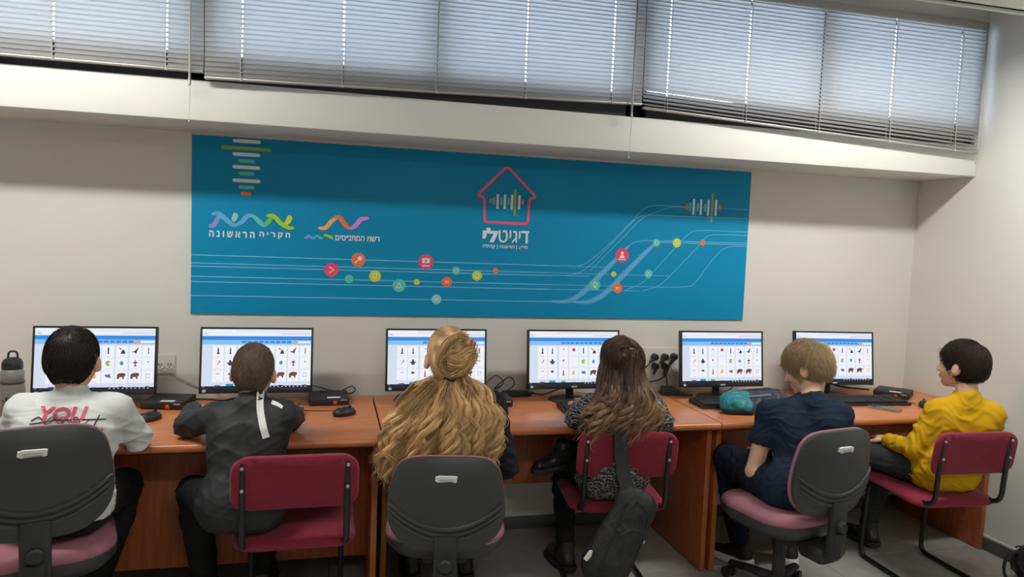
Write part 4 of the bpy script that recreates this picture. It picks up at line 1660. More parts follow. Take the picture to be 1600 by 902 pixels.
# ---------------------------------------------------------------- boy in the black track jacket
J = dict(head=(-.298, -.800, 1.012), hf=(.10, 1, -.22), hu=(.03, 0, 1), neck=(-.297, -.845, .903), pel=(-.315, -.945, .555), shL=(-.420, -.825, .845), shR=(-.190, -.865, .860),
         elL=(-.545, -.715, .795), elR=(-.165, -.66, .795), wrL=(-.560, -.515, .802), wrR=(-.20, -.50, .80), hipL=(-.385, -.93, .54), hipR=(-.255, -.94, .54),
         knL=(-.515, -.735, .535), knR=(-.31, -.60, .55), anL=(-.505, -.545, .12), anR=(-.270, -.52, .12), toL=(-.50, -.42, .06), toR=(-.25, -.395, .06), hs=.93)
rng = np.random.default_rng(22)
r2, L, R, hs = person(J, .93, 'boy with cropped brown hair in a black track jacket with a white back stripe', SK1, (-.33, -.92, 0), hand_dir={'L': (.65, .6, -.1)})
M_jkt = mat('black_track_jacket', (.021, .024, .025), .62, bump=.1, bscale=130, spec=.35)


def build(F):
    torso(F, J, .93, .016)
    F.cone(lerp(J['hipL'], J['pel'], .3) + A3((0, 0, .02)), lerp(J['hipR'], J['pel'], .3) + A3((0, 0, .02)), .098, .098, .05)
    arm(F, J, 'L', .93, .018, .96, .016); arm(F, J, 'R', .93, .018, .96, .014)
    F.cone(J['neck'], A3(J['neck']) + A3((0, .022, .03)), .058, .052, .02)
    F.cut(A3(J['neck']) + A3((0, .0, .052)), (0, .35, 1))


o, P, Q = garment('track_jacket', r2, J, .93, build, M_jkt, rng, .008, .10, gate=near(J['elL'], J['elR'], lerp(J['pel'], J['neck'], .3), r=.13))
bv = bvh_of(P, Q)
b = BM()
M_strp = mat('white_stripe_tape', (.72, .72, .72), .6)
c = catmull([(-.268, .952, 0), (-.264, .905, 0), (-.252, .855, 0), (-.236, .803, 0)], 6)
ribbon(b, [(p.x, p.y) for p in c], .024, -1.3, 0, smooth=False)
decal('back_stripe', r2, o, b, bv, [M_strp], (0, 1, 0))
b = BM(); ribbon(b, [(-.225, .915), (-.20, .908), (-.185, .90)], .010, -1.3, 0)
decal('shoulder_tape', r2, o, b, bv, [M_strp], (0, 1, 0))
bt = lambda J, s, g=.015, ank=.012, to=1.0: (lambda F: trousers(F, J, s, g, ank, to))
tr, P, Q = garment('trousers', r2, J, .93, bt(J, .93, .016, .02), M_trb, rng, .004, .09, gate=near(J['knL'], J['knR'], J['anL'], J['anR'], r=.13))
b = BM(); ribbon(b, [(-.448, .535), (-.444, .512)], .010, -1.3, 0)
decal('trouser_badge', r2, tr, b, bvh_of(P, Q), [M_strp], (0, 1, 0))
for sd in 'LR':
    shoe(r2, J['an' + sd], J['to' + sd], .93, M_shb, M_sole_b, lace=M_trb)
HBR = hair_mat('brown_hair', (.078, .053, .037), (.22, .155, .105), .5)
short_hair(r2, J, hs, L, R, rng, HBR, HBR, ln=.013, grow=.007, nape=-.088, n=6000, vee=.55)

# ---------------------------------------------------------------- woman with long blonde hair
J = dict(head=(.440, -.835, 1.070), hf=(.06, 1, -.25), neck=(.445, -.885, .935), pel=(.435, -.955, .565), shL=(.285, -.885, .885), shR=(.608, -.90, .885),
         elL=(.205, -.925, .655), elR=(.672, -.935, .650), wrL=(.33, -.765, .640), wrR=(.575, -.77, .640), hipL=(.345, -.94, .55), hipR=(.53, -.945, .55),
         knL=(.34, -.56, .56), knR=(.635, -.585, .555), anL=(.36, -.47, .12), anR=(.60, -.50, .12), toL=(.36, -.33, .06), toR=(.61, -.36, .06), hs=1.04)
rng = np.random.default_rng(33)
r3, L, R, hs = person(J, 1.06, 'woman with a bun and long wavy blonde hair in a black top', SK2, (.43, -.92, 0))
M_bktop = mat('black_knit', (.014, .014, .016), .85, bump=.12, bscale=180, spec=.2)


def build(F):
    torso(F, J, 1.06, .014)
    arm(F, J, 'L', 1.06, .014, .97, .01); arm(F, J, 'R', 1.06, .014, .97, .01)
    F.cone(lerp(J['hipL'], J['pel'], .3) + A3((0, 0, .03)), lerp(J['hipR'], J['pel'], .3) + A3((0, 0, .03)), .112, .112, .05)
    F.cone(J['neck'], A3(J['neck']) + A3((0, .008, .01)), .062, .056, .02)
    F.cut(A3(J['neck']) + A3((0, .0, .025)), (0, .25, 1))


garment('top', r3, J, 1.06, build, M_bktop, rng, .007, .08)
M_navyd = mat('dark_denim', (.016, .018, .026), .8, bump=.12, bscale=200, spec=.25)
garment('trousers', r3, J, 1.06, bt(J, 1.06, .010, .010), M_navyd, rng, .005, .07)
for sd in 'LR':
    shoe(r3, J['an' + sd], J['to' + sd], 1.03, M_shb, M_sole_b, lace=M_trb)
HBL = hair_mat('blonde_hair', (.20, .095, .035), (.88, .58, .27), .40)


def spline(C, M):
    """Catmull-Rom through control points C (N, K, 3), sampled at M places."""
    N, K, _ = C.shape
    E = np.concatenate([2 * C[:, :1] - C[:, 1:2], C, 2 * C[:, -1:] - C[:, -2:-1]], 1)
    out = np.empty((N, M, 3))
    for m_, u in enumerate(np.linspace(0, K - 1 - 1e-6, M)):
        k = int(u); t = u - k
        a, b_, c, d = E[:, k], E[:, k + 1], E[:, k + 2], E[:, k + 3]
        out[:, m_] = .5 * (2 * b_ + (c - a) * t + (2 * a - 5 * b_ + 4 * c - d) * t * t + (3 * b_ - a - 3 * c + d) * t ** 3)
    return out


def long_hair(root, parent, rng, m, C, M=30, lock_r=.011, n_thin=16, amp=.016, wl=.11, start=.2, tip0=0.0, tip1=1.0, spread=.006, jit=.24, cluster=5):
    """Wavy locks (flat tapered tubes) and fine strands that follow them. C: control points (N, K, 3)."""
    N = len(C)
    order = np.argsort(C[:, -1, 0]); C = C[order]
    t = np.linspace(0, 1, M)
    P = spline(C, M)
    ln = np.linalg.norm(np.diff(P, axis=1), axis=2).sum(1)
    g = np.arange(N) // cluster
    ph = rng.uniform(0, 6.3, g.max() + 1)[g] + rng.normal(size=N) * .45
    w = (wl * rng.uniform(.75, 1.3, g.max() + 1))[g] * rng.uniform(.94, 1.06, N)
    am = amp * rng.uniform(.5, 1.35, g.max() + 1)[g]
    k = 2 * np.pi * ln[:, None] * t[None] / w[:, None] + ph[:, None]
    env = am[:, None] * np.clip((t[None] - start) * 2.4, 0, 1)
    P[..., 0] += np.sin(k) * env
    P[..., 1] += np.cos(k * .93 + 1.0) * env * .55
    P[..., 2] += np.sin(k * .5 + 2) * env * .2
    rad = lock_r * rng.uniform(.55, 1.35, N)[:, None] * (.6 + .4 * np.sin(np.pi * np.clip(t * .85 + .1, 0, 1)))[None] * np.clip((1.02 - t) * 3.2, .06, 1)[None]
    base = rng.uniform(-jit, jit, g.max() + 1)[g] * .7 + rng.uniform(-jit, jit, N) * .5
    tc = np.clip(tip0 + (tip1 - tip0) * t[None] + base[:, None], 0, 1)
    lo = strands('locks', P, rad, [m], parent, 6, tcol=tc, flat=.6)
    put(lo, root); lo.parent = parent
    idx = np.repeat(np.arange(N), n_thin)
    S = P[idx].copy()
    NN = len(idx)
    off = rng.normal(size=(NN, 3)) * spread * A3((1, .7, .3)) + A3((0, -.004, 0))
    S += off[:, None] * (.7 + .8 * t)[None, :, None]
    wv = rng.uniform(0, 6.3, (NN, 1)); fr = rng.uniform(2, 6, (NN, 1))
    S[..., 0] += np.sin(t[None] * fr * 3 + wv) * .0045 * t[None]
    end = rng.uniform(.72, 1.0, NN)
    ii = (t[None] * end[:, None]) * (M - 1)
    i0 = np.minimum(ii.astype(int), M - 2); fr_ = (ii - i0)[..., None]
    rows = np.arange(NN)[:, None]
    S = S[rows, i0] * (1 - fr_) + S[rows, i0 + 1] * fr_
    rr = .0012 * (1 - .6 * t)[None] * rng.uniform(.7, 1.4, NN)[:, None]
    tc = np.clip(tip0 + (tip1 - tip0) * t[None] + base[idx][:, None] + rng.uniform(-jit, jit, NN)[:, None] * .8, 0, 1)
    st = strands('strands', S, rr, [m], parent, 3, tcol=tc)
    put(st, root); st.parent = parent


# skull cap swept up to the bun
F = hair_cap(J, hs, L, R, grow=.012, nape=-.10)
P, Q = F.mesh()
hair = np_mesh('hair', P, Q, HBL, r3)
at = hair.data.attributes.new('tip', 'FLOAT', 'POINT'); at.data.foreach_set('value', (.4 + .2 * np.sin(P @ A3((90, 20, 10)))).astype(f32))
put(hair, r3)
# the bun: broad bands of hair looped up from the elastic at the back of the head
EL = A3((.432, -.965, 1.022))
F = Field(EL - .16, EL + .2, .0045)
F.ell(EL + A3((.015, .035, .085)), (.078, .060, .088), None, .0)
F.ell(EL + A3((.03, .0, .045)), (.055, .045, .042), None, .03)
F.ell(EL + A3((-.040, .02, .05)), (.030, .035, .075), None, .025)
F.ell(EL + A3((.022, -.038, .118)), (.030, .030, .020), None, .02, 's')
P, Q = F.mesh()
bun = np_mesh('bun', P, Q, HBL, hair)
at = bun.data.attributes.new('tip', 'FLOAT', 'POINT'); at.data.foreach_set('value', (.5 + .3 * np.sin(P @ A3((110, 30, 60)))).astype(f32))
put(bun, r3); bun.parent = hair
bvb = bvh_of(P, Q)
paths = []
for k in range(34):                     # bands run up the left, over the top and down the right side, or sweep across
    u = k / 33
    if k % 3 == 0:
        pts = [EL + A3((-.005, -.02, .0)), EL + A3((-.055 - .02 * u, -.03, .05)), EL + A3((-.045 + .03 * u, -.03, .125)), EL + A3((.005 + .03 * u, -.02, .165)), EL + A3((.05, .0, .16 - .02 * u))]
    elif k % 3 == 1:
        pts = [EL + A3((-.01, -.03, .10 - .05 * u)), EL + A3((.025, -.05, .10 - .06 * u)), EL + A3((.06, -.04, .12 - .06 * u)), EL + A3((.085, -.0, .11 - .05 * u))]
    else:
        pts = [EL + A3((.0, -.02, .005)), EL + A3((.045 * (.4 + u), -.05, .018 + .03 * u)), EL + A3((.075, -.03, .05 + .05 * u)), EL + A3((.085, .01, .09 + .05 * u))]
    c = catmull([p.tolist() for p in pts], 6)
    q = []
    for p in c:
        h = bvb.find_nearest(p)
        q.append(A3(h[0]) + A3(h[1]) * .004)
    q = np.array(q)
    for _ in range(6):
        q[1:-1] = (q[:-2] + 2 * q[1:-1] + q[2:]) / 4
    ii = np.linspace(0, len(q) - 1, 16)
    paths.append(np.array([lerp(q[int(i)], q[min(int(i) + 1, len(q) - 1)], i % 1) for i in ii]))
paths = np.array(paths)
t16 = np.linspace(0, 1, 16)
rad = np.full((34, 16), .0095) * (.4 + .6 * np.sin(np.pi * t16))[None] * rng.uniform(.6, 1.2, 34)[:, None]
o = strands('bun_bands', paths, rad, [HBL], hair, 6, tcol=np.clip(rng.uniform(.15, .95, 34)[:, None] + 0 * t16[None], 0, 1), flat=.6)
put(o, r3); o.parent = hair
idx = np.repeat(np.arange(34), 22)
S = paths[idx] + rng.normal(size=(len(idx), 1, 3)) * .006 + rng.normal(size=(len(idx), 3))[:, None] * (.005 * t16 ** 2)[None, :, None]
o = strands('bun_strands', S, .0010 * np.ones((len(idx), 16)), [HBL], hair, 3, tcol=np.clip(rng.uniform(.1, 1, len(idx))[:, None] + 0 * t16[None], 0, 1))
put(o, r3); o.parent = hair
b = BM()
tube(b, [EL + A3((.016 * math.cos(a * math.pi / 8), -.012 + .006 * math.sin(a * math.pi / 8) , .0 + .011 * math.sin(a * math.pi / 8))) for a in range(17)], .006, 8)
o = obj('hair_tie', b, mat('black_hair_tie', (.02, .025, .022), .8), hair); put(o, r3); o.parent = hair
# long waves over the back, wider to the left than to the right
ctrl = lambda *cols: np.stack([np.stack(c, 1) for c in cols], 1)
N = 210
nr = lambda s_: rng.normal(size=N) * s_
u = np.concatenate([rng.uniform(-1, 1, 140), rng.uniform(-1, -.4, 35), rng.uniform(.4, 1, 35)])
ua = np.abs(u)
C = ctrl((.440 + u * .076, -.893 - .055 * np.sqrt(1 - u ** 2), 1.035 - .05 * ua + rng.uniform(-.02, .02, N)),
         (.432 + u * .150, -.965 + .045 * ua ** 2 + nr(.006), .962 - .008 * ua + nr(.008)),
         (.415 + u * .205, -1.018 + .030 * ua ** 2 + nr(.010), .868 + nr(.014)),
         (.392 + u * .218, -1.030 + .012 * ua + nr(.010), .775 + nr(.018)),
         (.385 + u * .210 + nr(.012), -1.020 + .012 * ua + nr(.010), .680 + nr(.026)))
long_hair(r3, hair, rng, HBL, C, amp=.017, wl=.115, start=.12, n_thin=20, lock_r=.0125, tip0=.25, tip1=.70, spread=.007, jit=.36)
# a tail of brighter hair falling from the tie over the middle
N = 26
u = rng.uniform(-1, 1, N)
C = ctrl((EL[0] + u * .010, EL[1] - .004 + 0 * u, EL[2] - .010 + 0 * u), (.425 + u * .035, -.995 + nr(.004), .955 + nr(.006)),
         (.420 + u * .085, -1.045 + nr(.006), .865 + nr(.01)), (.405 + u * .115, -1.052 + nr(.006), .77 + nr(.015)), (.40 + u * .12, -1.045 + nr(.006), .70 + nr(.02)))
long_hair(r3, hair, rng, HBL, C, amp=.020, wl=.12, start=.15, n_thin=20, lock_r=.011, tip0=.45, tip1=.85, spread=.006, jit=.30)
N = 30                                  # the thin loose ends hanging outside the chair's left edge
u = rng.uniform(0, 1, N)
C = ctrl((.36 + u * .04, -.94 + 0 * u, 1.0 + 0 * u), (.275 + u * .05, -.985 + 0 * u, .93 + 0 * u), (.215 + u * .06, -.995 + nr(.008), .83 + nr(.01)),
         (.180 + u * .07, -.985 + nr(.012), .74 + nr(.01)), (.165 + u * .08, -.975 + nr(.015), .650 + rng.uniform(-.06, .07, N)))
long_hair(r3, hair, rng, HBL, C, amp=.014, wl=.10, start=.15, n_thin=20, lock_r=.0085, tip0=.25, tip1=.8, spread=.012, jit=.3)

# ---------------------------------------------------------------- girl in the patterned sweater
J = dict(head=(1.200, -.775, 1.030), hf=(-.10, 1, -.20), neck=(1.203, -.815, .905), pel=(1.190, -.80, .555), shL=(1.085, -.79, .850), shR=(1.335, -.835, .852),
         elL=(1.030, -.735, .790), elR=(1.385, -.835, .790), wrL=(1.115, -.54, .80), wrR=(1.27, -.60, .80), hipL=(1.12, -.79, .54), hipR=(1.255, -.795, .54),
         knL=(1.065, -.50, .53), knR=(1.30, -.475, .585), anL=(1.085, -.50, .115), anR=(1.015, -.60, .600), toL=(1.06, -.37, .05), toR=(.85, -.645, .555), hs=.97)
rng = np.random.default_rng(44)
r4, L, R, hs = person(J, .96, 'girl with long wavy brown hair in a black and grey patterned sweater', SK2, (1.19, -.78, 0))
M_pat = bpy.data.materials.new('patterned_sweater')
M_pat.use_nodes = True
nt = M_pat.node_tree
pb = nt.nodes['Principled BSDF']; pb.inputs['Roughness'].default_value = .85
tc = nt.nodes.new('ShaderNodeTexCoord')
w1 = nt.nodes.new('ShaderNodeTexWave'); w1.wave_type = 'RINGS'; w1.inputs['Scale'].default_value = 22; w1.inputs['Distortion'].default_value = 9; w1.inputs['Detail'].default_value = 2; w1.inputs['Detail Scale'].default_value = 3
cr = nt.nodes.new('ShaderNodeValToRGB'); cr.color_ramp.elements[0].position = .62; cr.color_ramp.elements[0].color = (.014, .014, .016, 1)
cr.color_ramp.elements[1].position = .75; cr.color_ramp.elements[1].color = (.26, .255, .245, 1)
nt.links.new(tc.outputs['Object'], w1.inputs['Vector']); nt.links.new(w1.outputs['Fac'], cr.inputs['Fac']); nt.links.new(cr.outputs['Color'], pb.inputs['Base Color'])


def build(F):
    torso(F, J, .96, .014)
    arm(F, J, 'L', .96, .018, .97, .012); arm(F, J, 'R', .96, .018, .97, .012)
    F.cone(lerp(J['hipL'], J['pel'], .3) + A3((0, 0, .03)), lerp(J['hipR'], J['pel'], .3) + A3((0, 0, .03)), .098, .098, .05)
    F.cone(J['neck'], A3(J['neck']) + A3((0, .008, .01)), .056, .052, .02)
    F.cut(A3(J['neck']) + A3((0, .0, .025)), (0, .25, 1))


garment('sweater', r4, J, .96, build, M_pat, rng, .007, .07)
garment('trousers', r4, J, .96, bt(J, .96, .010, .010), M_trb, rng, .005, .07)
for sd in 'LR':
    shoe(r4, J['an' + sd], J['to' + sd], .98, M_shb, M_sole_b, lace=M_trb)
HBN = hair_mat('brown_ombre_hair', (.058, .032, .021), (.44, .27, .145), .42)
F = hair_cap(J, hs, L, R, grow=.012, nape=-.10)
P, Q = F.mesh()
hair = np_mesh('hair', P, Q, HBN, r4)
at = hair.data.attributes.new('tip', 'FLOAT', 'POINT'); at.data.foreach_set('value', np.full(len(P), .1, f32))
put(hair, r4)
bvc = bvh_of(P, Q)
N = 150
nr = lambda s_: rng.normal(size=N) * s_
u = rng.uniform(-1, 1, N)
ua = np.abs(u)
top = rng.uniform(0, 1, N)
ro = np.array([L(x * .078 * math.sqrt(max(0, 1 - (z - .02) ** 2 / .012)), -.02 - .085 * math.sqrt(max(0, 1 - x * x)) * (1 - .5 * max(z, 0) / .1), z) for x, z in zip(u * .98, .095 - .09 * top)])
ro = np.array([A3(bvc.find_nearest(Vector(p))[0]) for p in ro])
C = ctrl((ro[:, 0], ro[:, 1], ro[:, 2]),
         (1.198 + u * .096, -.885 + .075 * ua ** 2 + nr(.004), 1.000 + nr(.008)),
         (1.190 + u * .128, -.928 + .055 * ua ** 2 + nr(.006), .905 + nr(.010)),
         (1.182 + u * .160 + nr(.008), -.932 + .045 * ua ** 2 + nr(.006), .842 + nr(.010)),
         (1.180 + u * .160 + nr(.014), -.918 + .045 * ua ** 2 + nr(.006), .778 + nr(.042)))
long_hair(r4, hair, rng, HBN, C, amp=.030, wl=.120, start=.34, n_thin=16, lock_r=.0125, tip0=-.42, tip1=.88, spread=.0045, jit=.20, cluster=6)
# hair over the crown, falling both sides of the parting
N = 80
a = rng.uniform(-1, 1, N)
sg = np.where(a < 0, -1.0, 1.0)
ro = np.array([L(.004 * x, .04 - .13 * v, .112 - .045 * v ** 2) for x, v in zip(sg, np.abs(a))])
m1 = np.array([L(.055 * x, .02 - .125 * v, .092 - .02 * v) for x, v in zip(sg, np.abs(a))])
m2 = np.array([L(.086 * x * (1 - .25 * v ** 2), .0 - .115 * v, .02) for x, v in zip(sg, np.abs(a))])
en = np.array([L(.088 * x * (1 - .25 * v ** 2), -.02 - .11 * v, -.075) for x, v in zip(sg, np.abs(a))])
pr = lambda A: np.array([A3(h[0]) + A3(h[1]) * .003 for h in (bvc.find_nearest(Vector(p)) for p in A)])
C = np.stack([pr(ro), pr(m1), pr(m2), pr(en)], 1)
long_hair(r4, hair, rng, HBN, C, M=16, amp=.002, wl=.2, n_thin=18, lock_r=.0075, tip0=-.1, tip1=.05, spread=.004, jit=.14)

# ---------------------------------------------------------------- boy in the navy T-shirt
J = dict(head=(2.058, -.880, 1.030), hf=(-.62, .78, -.42), hu=(.05, 0, 1), neck=(2.035, -.955, .912), pel=(1.970, -1.045, .560), shL=(1.868, -.905, .835), shR=(2.125, -1.025, .850),
         elL=(1.797, -.915, .580), elR=(2.245, -.93, .62), wrL=(1.935, -.735, .605), wrR=(2.08, -.74, .625), hipL=(1.895, -1.005, .545), hipR=(2.035, -1.045, .545),
         knL=(1.812, -.68, .565), knR=(2.08, -.665, .555), anL=(1.968, -.575, .105), anR=(2.235, -.600, .105), toL=(1.895, -.47, .05), toR=(2.29, -.50, .05), hs=.98)
rng = np.random.default_rng(55)
r5, L, R, hs = person(J, .99, 'boy with sandy hair bending his head, in a navy T-shirt', SK2, (1.98, -1.0, 0))
M_navy = mat('navy_jersey', (.010, .021, .040), .85, bump=.1, bscale=150, spec=.2)


def build(F):
    torso(F, J, .99, .014)
    F.cone(lerp(J['hipL'], J['pel'], .2) + A3((0, -.01, .0)), lerp(J['hipR'], J['pel'], .3) + A3((0, -.01, .0)), .120, .114, .05)
    F.cone(A3(J['hipL']) + A3((-.022, -.035, -.005)), A3(J['hipR']) + A3((.0, -.025, -.005)), .098, .098, .05)
    F.cut((0, 0, .478), (0, 0, -1), .01)
    for sd in 'LR':
        e = lerp(J['sh' + sd], J['el' + sd], .46)
        F.cone(J['sh' + sd], e, .054, .060, .025)
    F.cone(J['neck'], A3(J['neck']) + A3((-.008, .01, .008)), .056, .052, .02)
    F.cut(A3(J['neck']) + A3((0, .0, .030)), (-.15, .3, 1))
    for sd in 'LR':
        e = lerp(J['sh' + sd], J['el' + sd], .46)
        d = unit(A3(J['el' + sd]) - A3(J['sh' + sd]))
        F.cone(e + d * .095, e + d * .160, .085, .085, .006, None, 's')


o, P, Q = garment('t_shirt', r5, J, .99, build, M_navy, rng, .008, .10, gate=near(lerp(J['pel'], J['neck'], .25), lerp(J['pel'], J['neck'], .5), J['shL'], r=.13))
M_sweat = mat('navy_sweatpants', (.013, .017, .030), .9, bump=.1, bscale=150, spec=.15)
def sweats(F):
    bt(J, .99, .018, .014)(F)
    F.cone(A3(J['hipL']) + A3((-.030, -.02, -.012)), lerp(J['hipL'], J['knL'], .7) + A3((-.012, 0, -.010)), .090, .068, .04)


garment('trousers', r5, J, .99, sweats, M_sweat, rng, .007, .07)
M_shk = mat('black_trainer_mesh', (.012, .012, .013), .6, bump=.15, bscale=300)
for sd in 'LR':
    shoe(r5, J['an' + sd], J['to' + sd], 1.0, M_shk, M_sole_w, label='black trainer with a white sole', tk=.024, lace=mat('white_lace', (.7, .7, .7), .7))
HSD = hair_mat('sandy_hair', (.27, .175, .092), (.58, .42, .245), .45)
short_hair(r5, J, hs, L, R, rng, HSD, HSD, ln=.036, lift=.34, grow=.013, nape=-.078, n=7500, rnd=.5)

# ---------------------------------------------------------------- boy in the yellow top
J = dict(head=(2.892, -.895, 1.040), hf=(-.38, .93, -.02), neck=(2.882, -.948, .903), pel=(2.815, -.925, .550), shL=(2.765, -.905, .818), shR=(2.982, -.985, .820),
         elL=(2.660, -.885, .640), elR=(3.060, -.92, .64), wrL=(2.655, -.735, .640), wrR=(2.87, -.70, .635), hipL=(2.75, -.90, .540), hipR=(2.88, -.925, .540),
         knL=(2.585, -.62, .555), knR=(2.80, -.575, .555), anL=(2.53, -.53, .12), anR=(2.78, -.50, .12), toL=(2.49, -.41, .06), toR=(2.77, -.37, .06), hs=.99)
rng = np.random.default_rng(66)
r6, L, R, hs = person(J, .97, 'boy with dark brown hair in a mustard yellow long-sleeved top', SK2, (2.82, -.92, 0))
M_yel = mat('mustard_jersey', hex3('c79a12'), .85, bump=.1, bscale=150, spec=.2)


def build(F):
    torso(F, J, .97, .016)
    F.cone(lerp(J['hipL'], J['pel'], .3) + A3((0, 0, .03)), lerp(J['hipR'], J['pel'], .3) + A3((0, 0, .03)), .104, .104, .05)
    arm(F, J, 'L', .97, .017, .97, .014); arm(F, J, 'R', .97, .017, .97, .014)
    F.cone(J['neck'], A3(J['neck']) + A3((0, .008, .01)), .054, .05, .02)
    F.cut(A3(J['neck']) + A3((0, .0, .030)), (-.1, .25, 1))


garment('top', r6, J, .97, build, M_yel, rng, .008, .095, gate=near(J['elL'], lerp(J['pel'], J['neck'], .25), lerp(J['shL'], J['elL'], .5), r=.13))
M_jean = mat('dark_grey_jeans', (.032, .034, .037), .85, var=.15, vscale=40, bump=.1, bscale=220, spec=.2)
garment('trousers', r6, J, .97, bt(J, .97, .012, .010), M_jean, rng, .005, .07)
for sd in 'LR':
    shoe(r6, J['an' + sd], J['to' + sd], .97, M_shb, M_sole_b, lace=M_trb)
HDB = hair_mat('dark_brown_hair', (.018, .012, .008), (.062, .042, .028), .4)
short_hair(r6, J, hs, L, R, rng, HDB, HDB, ln=.028, lift=.24, grow=.012, nape=-.080, n=6500, rnd=.36)

# ================================================================ things on the desks and walls
M_cable = mat('black_cable', (.012, .012, .013), .5)
M_cablew = mat('grey_cable', (.42, .42, .40), .5)
M_port = mat('dark_port', (.004, .004, .005), .4)
M_orange = mat('red_port_cover', hex3('e0402a'), .45)


def mini_pc():
    t = thing('mini_computer', '', 'computer', (0, 0, 0), 0, 'small desktop computers')
    b = BM(); box(b, (0, 0, .0185), (.182, .178, .033), .004); obj('case', b, M_blk2, t)
    b = BM(); bx(b, -.084, .084, -.0915, -.0885, .0055, .0315, .001); obj('front_panel', b, M_blk, t)
    b = BM(); bx(b, .018, .034, -.0925, -.0905, .006, .024, .0006); obj('usb_port', b, M_orange, t)['label'] = 'red port cover'
    b = BM()
    for x in (-.03, -.012, .002):
        bx(b, x - .005, x + .005, -.0922, -.0908, .010, .015)
    obj('ports', b, M_port, t)['kind'] = 'stuff'
    b = BM(); bx(b, .052, .080, -.0922, -.0908, .024, .0285); obj('badge', b, M_silver, t)
    b = BM(); bx(b, -.01, .05, -.082, -.055, .0350, .0354); obj('top_label', b, M_label, t)
    for x in (-.07, .07):
        for y in (-.07, .07):
            b = BM(); lathe(b, [(0, 0), (.007, 0), (.007, .003), (0, .003)], 8, (x, y, 0)); obj('foot', b, M_blk, t)
    return t


pc = mini_pc()
for k, (x, y, rz, lb) in enumerate(((-.722, -.150, -.16, 'small black computer between the boys in white and black, next to the first mouse'),
                                    (-.018, -.130, .05, 'small black computer beside the second monitor, behind the second mouse'),
                                    (.765, -.220, -.05, 'small black computer peeking out behind the blonde woman'),
                                    (3.135, -.215, -.88, 'small black computer turned askew by the right wall'))):
    if k == 0:
        pc.location = (x, y, ZD); pc.rotation_euler.z = rz; pc['label'] = lb
    else:
        dup(pc, (x, y, ZD), rz, lb)


def mouse():
    t = thing('computer_mouse', '', 'mouse', (0, 0, 0), 0, 'computer mice')
    b = BM()
    bmesh.ops.create_uvsphere(b, u_segments=20, v_segments=14, radius=1)
    for v in b.verts:
        x, y, z = v.co
        v.co = (x * .031 * (1 - .12 * y), y * .056, max(z, -.35) * .029 * (1 - .18 * y) + .0102)
    obj('shell', b, M_blk, t)
    b = BM(); tube(b, [(-.003, .026, .0355), (.003, .026, .0355)], .007, 12); obj('wheel', b, M_port, t)
    b = BM(); tube(b, [(0, .012, .0386), (0, .050, .0245)], .0011, 5); obj('button_gap', b, M_port, t)
    b = BM(); prism(b, [(.008 * math.cos(a * .63), -.018 + .004 * math.sin(a * .63)) for a in range(10)], .0378, .0388, plane='xy'); obj('badge', b, M_silver, t)
    return t


ms = mouse()
for k, (x, y, rz, lb) in enumerate(((-.742, -.425, -.75, 'black mouse at the elbow of the boy in the white shirt'), (.052, -.405, -1.1, 'black mouse lying alone in front of the second small computer'),
                                    (.768, -.44, -.3, 'black mouse beside the arm of the blonde woman'), (3.088, -.495, -.5, 'black mouse behind the shoulder of the boy in yellow'))):
    if k == 0:
        ms.location = (x, y, ZD); ms.rotation_euler.z = rz; ms['label'] = lb
    else:
        dup(ms, (x, y, ZD), rz, lb)


def keyboard():
    t = thing('keyboard', '', 'keyboard', (0, 0, 0), 0, 'black keyboards')
    b = BM()
    prism(b, [(-.075, 0), (.075, .006), (.075, .024), (.06, .026), (-.075, .014)], -.222, .222)
    for v in b.verts:
        v.co = (v.co.y, v.co.x, v.co.z)
    obj('case', b, M_blk2, t)
    b = BM()
    for r in range(6):
        y = -.058 + r * .0205
        x = -.212
        for k in range(21):
            w = .0185
            if r == 0 and 4 <= k <= 8:
                if k > 4:
                    x += .0202
                    continue
                w = .0185 + .0202 * 4
            if k in (14, 17) and True:
                x += .004
            bx(b, x, x + w * .93, y - .0085, y + .0085, .017 + (y + .075) * .075, .0235 + (y + .075) * .075)
            x += .0195 if k != 4 or r else .0195
            if x > .205:
                break
    o = obj('keys', b, M_blk, t, smooth=False); o['kind'] = 'stuff'
    b = BM(); bx(b, .15, .19, .064, .070, .0255, .0262); obj('indicator_strip', b, M_silver, t)
    return t


kb = keyboard()
for k, (x, y, rz, lb) in enumerate(((-.345, -.42, .03, 'black keyboard under the arms of the boy in the black jacket'), (1.290, -.40, -.02, 'black keyboard before the brown-haired girl'),
                                    (2.025, -.362, .0, 'black keyboard half hidden behind the teal and navy pouch'), (2.815, -.375, -.05, 'black keyboard lying in front of the monitor by the right wall'))):
    if k == 0:
        kb.location = (x, y, ZD); kb.rotation_euler.z = rz; kb['label'] = lb
    else:
        dup(kb, (x, y, ZD), rz, lb)

